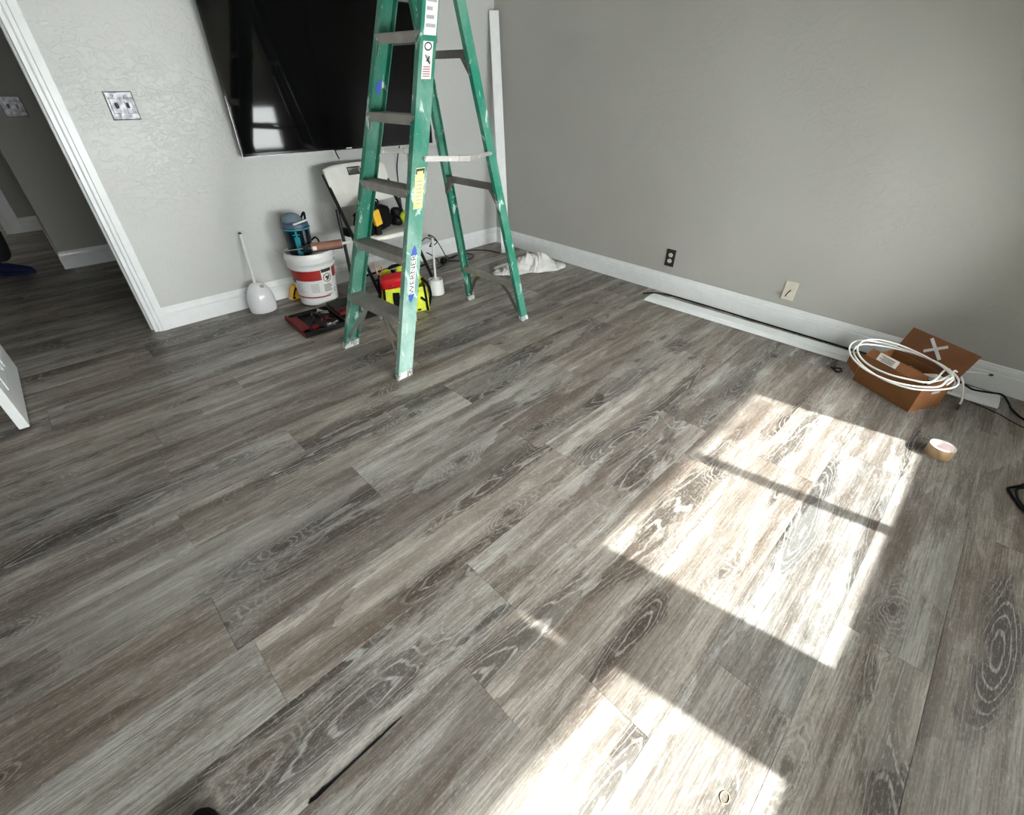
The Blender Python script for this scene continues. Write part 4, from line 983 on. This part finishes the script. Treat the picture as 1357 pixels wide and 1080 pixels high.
# white coaxial cable coiled over the box
cc_ = thing('coax_cable', 'coil of white coaxial cable draped over the open box', 'cable', (-.455, -3.285, .190))
ang = math.atan2(E1.y, E1.x); pts = []
loops = [(.205, .165, .000, .0), (.225, .185, -.012, .05), (.200, .150, .014, -.04)]
for li, (ra, rb, dz, rot) in enumerate(loops):
    for k in range(14):
        th = 2*PI*k/14+PI*1.02; x = ra*math.cos(th); y = rb*math.sin(th)
        f = k/14; nx_ = loops[min(li+1, 2)]; z = dz+(nx_[2]-dz)*f+.008*math.sin(th*2+li)-.10*y*(1 if y > 0 else .25)
        A_ = ang+rot; pts.append(V(x*math.cos(A_)-y*math.sin(A_), x*math.sin(A_)+y*math.cos(A_), z))
end = pts[-1]
tail1 = [V(.170, -.195, -.030), V(.260, -.265, -.047), V(.332, -.320, -.065)]
b = B(); tube(b, smooth_path(pts+[V(.085, -.160, -.005)]+tail1, 5), .0042, 8); obj('cable', b, 'cable_w', cc_, True, 80)
b = B(); tube(b, smooth_path([V(-.06, -.155, -.004), V(.04, -.185, -.002), V(.115, -.195, -.008), V(.138, -.240, -.055), V(.116, -.273, -.125), V(.108, -.278, -.163)], 5), .0042, 8); obj('cable', b, 'cable_w', cc_, True, 80)
b = B(); tube(b, smooth_path([V(-.12, -.125, -.006), V(-.03, -.165, -.006), V(.05, -.195, -.018), V(.115, -.215, -.060), V(.130, -.220, -.090)], 5), .0042, 8); obj('cable', b, 'cable_w', cc_, True, 80)
def conn(p, d, m='chrome'):
    d = Vector(d).normalized(); b = B(); tube(b, [p, p+d*.016], .0055, 8); tube(b, [p+d*.016, p+d*.026], .0065, 6); tube(b, [p+d*.026, p+d*.034], .001, 5); obj('connector', b, m, cc_, True)
conn(V(.332, -.320, -.065), V(.07, -.055, -.018), 'dark_metal'); conn(V(.108, -.278, -.152), V(-.1, -.05, -.9), 'dark_metal'); conn(V(.130, -.220, -.089), V(.15, -.05, -1))
bw = cable('black_wire', [(-.300, -3.030, .006), (-.345, -3.040, .006), (-.372, -3.058, .008), (-.350, -3.075, .010), (-.325, -3.060, .012), (-.350, -3.035, .012), (-.330, -3.02, .006)], .004, 'short knot of black wire on the floor beside the box')

# ------------------------------------------------------------------ roll of tape
tp = thing('tape_roll', 'tan roll of packing tape standing on end at the edge of the sun patch', 'tape', (-.803, -3.556, 0), .4)
b = B(); lathe(b, [(.0375, .0), (.0440, .0), (.0445, .001), (.0445, .047), (.0440, .048), (.0375, .048)], 40, cap0=False, cap1=False); obj('tape', b, 'tan', tp, True, 40)
b = B(); lathe(b, [(.0376, .0), (.0376, .0485), (.0345, .0485), (.0345, .0), (.0376, .0)], 40, cap0=False, cap1=False); obj('core', b, 'core', tp, True, 40)
b = B(); lathe(b, [(.0443, .0482), (.0378, .0484)], 40, cap0=False, cap1=False); obj('tape_edge', b, 'core', tp)

# ------------------------------------------------------------------ rubber band, dark sliver on the floor
b = B(); tube(b, smooth_path([(.013*math.cos(a)*(1.0 if k % 2 else .9), .009*math.sin(a), .0012) for k, a in enumerate([2*PI*i/10 for i in range(10)])], 4, True), .0010, 5, True)
o = obj('rubber_band', b, 'rubber', None, True); o.location = (-2.539, -3.427, 0); tag(o, 'small tan rubber band on the sunlit floor', 'rubber band')
b = B(); top = [(-.118, .000), (-.112, .006), (-.100, .0045), (-.085, .0065), (-.075, .004), (-.040, .0028), (-.01, .0022), (.03, .0030), (.06, .0018), (.090, .0024), (.118, .0002)]
bot = [(.115, -.001), (.08, -.0016), (.04, -.0022), (.0, -.0016), (-.05, -.0020), (-.08, -.0032), (-.10, -.0040)]
prism(b, [V(x, y, .0002) for x, y in top+bot], (0, 0, .0012)); o = obj('floor_sliver', b, 'black'); o.location = (-3.066, -2.805, 0); tag(o, 'thin jagged black sliver along a seam in the floor', 'sliver')

# ------------------------------------------------------------------ photographer's shoe, toe only in view
def shoe(name, parent, m, sole_m, L_=.285, w=.046, h=.075):
    """local x towards the toe"""
    b = B(); n = 20; rings = []
    prof_ = []
    for i in range(13):
        t = i/12; x = -L_/2+L_*t
        wd_ = w*(.72+.28*math.sin(PI*min(1, t*1.15)**.9))*(1 if t < .82 else math.sqrt(max(0.02, 1-((t-.82)/.19)**2)))*(1 if t > .08 else math.sqrt(max(.05, 1-((.08-t)/.085)**2)))
        ht = (h if t < .35 else h*(1-.55*((t-.35)/.65)**.8))*(1 if t < .9 else (1-((t-.9)/.1)**2*.45))
        rings.append([b.verts.new((x, wd_*math.cos(2*PI*k/n), .018+max(0, ht*(.5+.5*math.sin(2*PI*k/n))))) for k in range(n)])
    for A, C in zip(rings, rings[1:]):
        for k in range(n): b.faces.new((A[k], A[(k+1) % n], C[(k+1) % n], C[k]))
    b.faces.new(rings[0][::-1]); b.faces.new(rings[-1])
    up_ = obj(name, b, m, parent, True, 70)
    b = B(); out_ = []
    for k in range(28):
        a = 2*PI*k/28; x = math.cos(a); y = math.sin(a)
        out_.append(V(L_/2*1.03*math.copysign(abs(x)**.8, x), w*1.06*y*(1+.10*x-.12*(1-abs(x))), 0))
    prism(b, out_, (0, 0, .024)); obj('sole', b, sole_m, up_)
    b = B()
    for k in range(4): x = -.005+k*.022; z = .018+h*(1-.55*((.48+k*.075-.35)/.65)**.8); tube(b, [(x, -.022, z-.008), (x+.004, 0, z+.001), (x, .022, z-.008)], .003, 6)
    obj('laces', b, m, up_)
    return up_
ps = thing('black_shoe', 'toe of a black shoe on the floor at the bottom edge', 'shoe', (-3.404, -2.801, 0), 1.15)
shoe('upper', ps, 'black_soft', 'black', .29, .05, .075)

# ------------------------------------------------------------------ person walking through the hallway
pn = thing('person', 'person in dark trousers and blue shoes stepping through the hallway', 'person', (-3.395, 1.945, 0), -PI/4)
# local +x = walking direction; the near leg is in front
J = dict(pel=(-.20, .06, .93), bel=(-.19, .06, 1.06), che=(-.17, .06, 1.30), nek=(-.15, .06, 1.46), hd0=(-.13, .06, 1.54), hd1=(-.11, .06, 1.68),
         lh=(-.18, -.03, .88), lk=(.045, -.02, .50), la=(.015, -.02, .10), rh=(-.20, .15, .88), rk=(-.22, .15, .48), ra=(-.42, .15, .13),
         ls=(-.18, -.12, 1.40), le=(-.24, -.17, 1.14), lw=(-.16, -.17, .92), rs=(-.16, .24, 1.40), re=(-.10, .30, 1.14), rw=(.02, .28, .95),
         lf=(-.12, -.17, .84), rf=(.09, .27, .90))
rad = dict(pel=.145, bel=.13, che=.145, nek=.06, hd0=.075, hd1=.09, lh=.095, lk=.085, la=.072, rh=.095, rk=.066, ra=.052, ls=.065, le=.046, lw=.03, rs=.065, re=.046, rw=.03, lf=.03, rf=.03)
ed = [('pel', 'bel'), ('bel', 'che'), ('che', 'nek'), ('nek', 'hd0'), ('hd0', 'hd1'), ('pel', 'lh'), ('lh', 'lk'), ('lk', 'la'), ('pel', 'rh'), ('rh', 'rk'), ('rk', 'ra'), ('che', 'ls'), ('ls', 'le'), ('le', 'lw'), ('lw', 'lf'), ('che', 'rs'), ('rs', 're'), ('re', 'rw'), ('rw', 'rf')]
ks = list(J); me = bpy.data.meshes.new('body'); me.from_pydata([J[k] for k in ks], [(ks.index(a), ks.index(c)) for a, c in ed], [])
bo = link('body_tmp', me)
sk = bo.modifiers.new('skin', 'SKIN'); sk.use_smooth_shade = True
for i, k in enumerate(ks): me.skin_vertices[0].data[i].radius = (rad[k], rad[k])
me.skin_vertices[0].data[0].use_root = True
ss = bo.modifiers.new('sub', 'SUBSURF'); ss.levels = 2; ss.render_levels = 2
dg = bpy.context.evaluated_depsgraph_get(); dg.update()
bm_ = bpy.data.meshes.new_from_object(bo.evaluated_get(dg)); bpy.data.objects.remove(bo)
bm_.name = 'body'; bm_.materials.clear()
for k in ('trouser', 'shirt', 'skin'): bm_.materials.append(M[k])
for p in bm_.polygons:
    c = p.center; p.use_smooth = True
    arm = (c.y < -.125 or c.y > .235) and c.z < 1.0
    p.material_index = 2 if (c.z > 1.455 or (arm and c.z < .96 and c.z > .75)) else (1 if c.z > .98 else 0)
link('body', bm_, pn)
b = B(); lump(b, (-.125, .06, 1.70), (.105, .09, .085), 2., .08, flat=False); obj('hair', b, 'hair', pn, True, 80)
sh = shoe('shoe', pn, 'blue_shoe', 'blue_shoe', .285, .046, .07); sh.location = (.065, -.02, .012); sh.rotation_euler = (0, -.06, 0)
sh2 = shoe('shoe', pn, 'blue_shoe', 'blue_shoe', .285, .046, .07); sh2.location = (-.36, .15, .045); sh2.rotation_euler = (0, .28, 0)

# hallway ceiling lamp, out of view, the warm light on the hall floor
lm = thing('ceiling_lamp', 'round warm ceiling lamp in the hallway', 'lamp', (-3.95, 2.75, H))
b = B(); lathe(b, [(.15, 0), (.15, -.02), (.13, -.03)], 24); obj('lamp_base', b, 'white_pl', lm, True)
gm, gnt, gbs = new_mat('lamp_glow'); gbs.inputs['Emission Color'].default_value = (1, .86, .55, 1); gbs.inputs['Emission Strength'].default_value = .5; gbs.inputs['Base Color'].default_value = (.8, .8, .75, 1)
b = B(); lathe(b, [(.128, -.028), (.125, -.05), (.09, -.075), (.03, -.088), (.004, -.09)], 24); obj('lamp_shade', b, gm, lm, True)
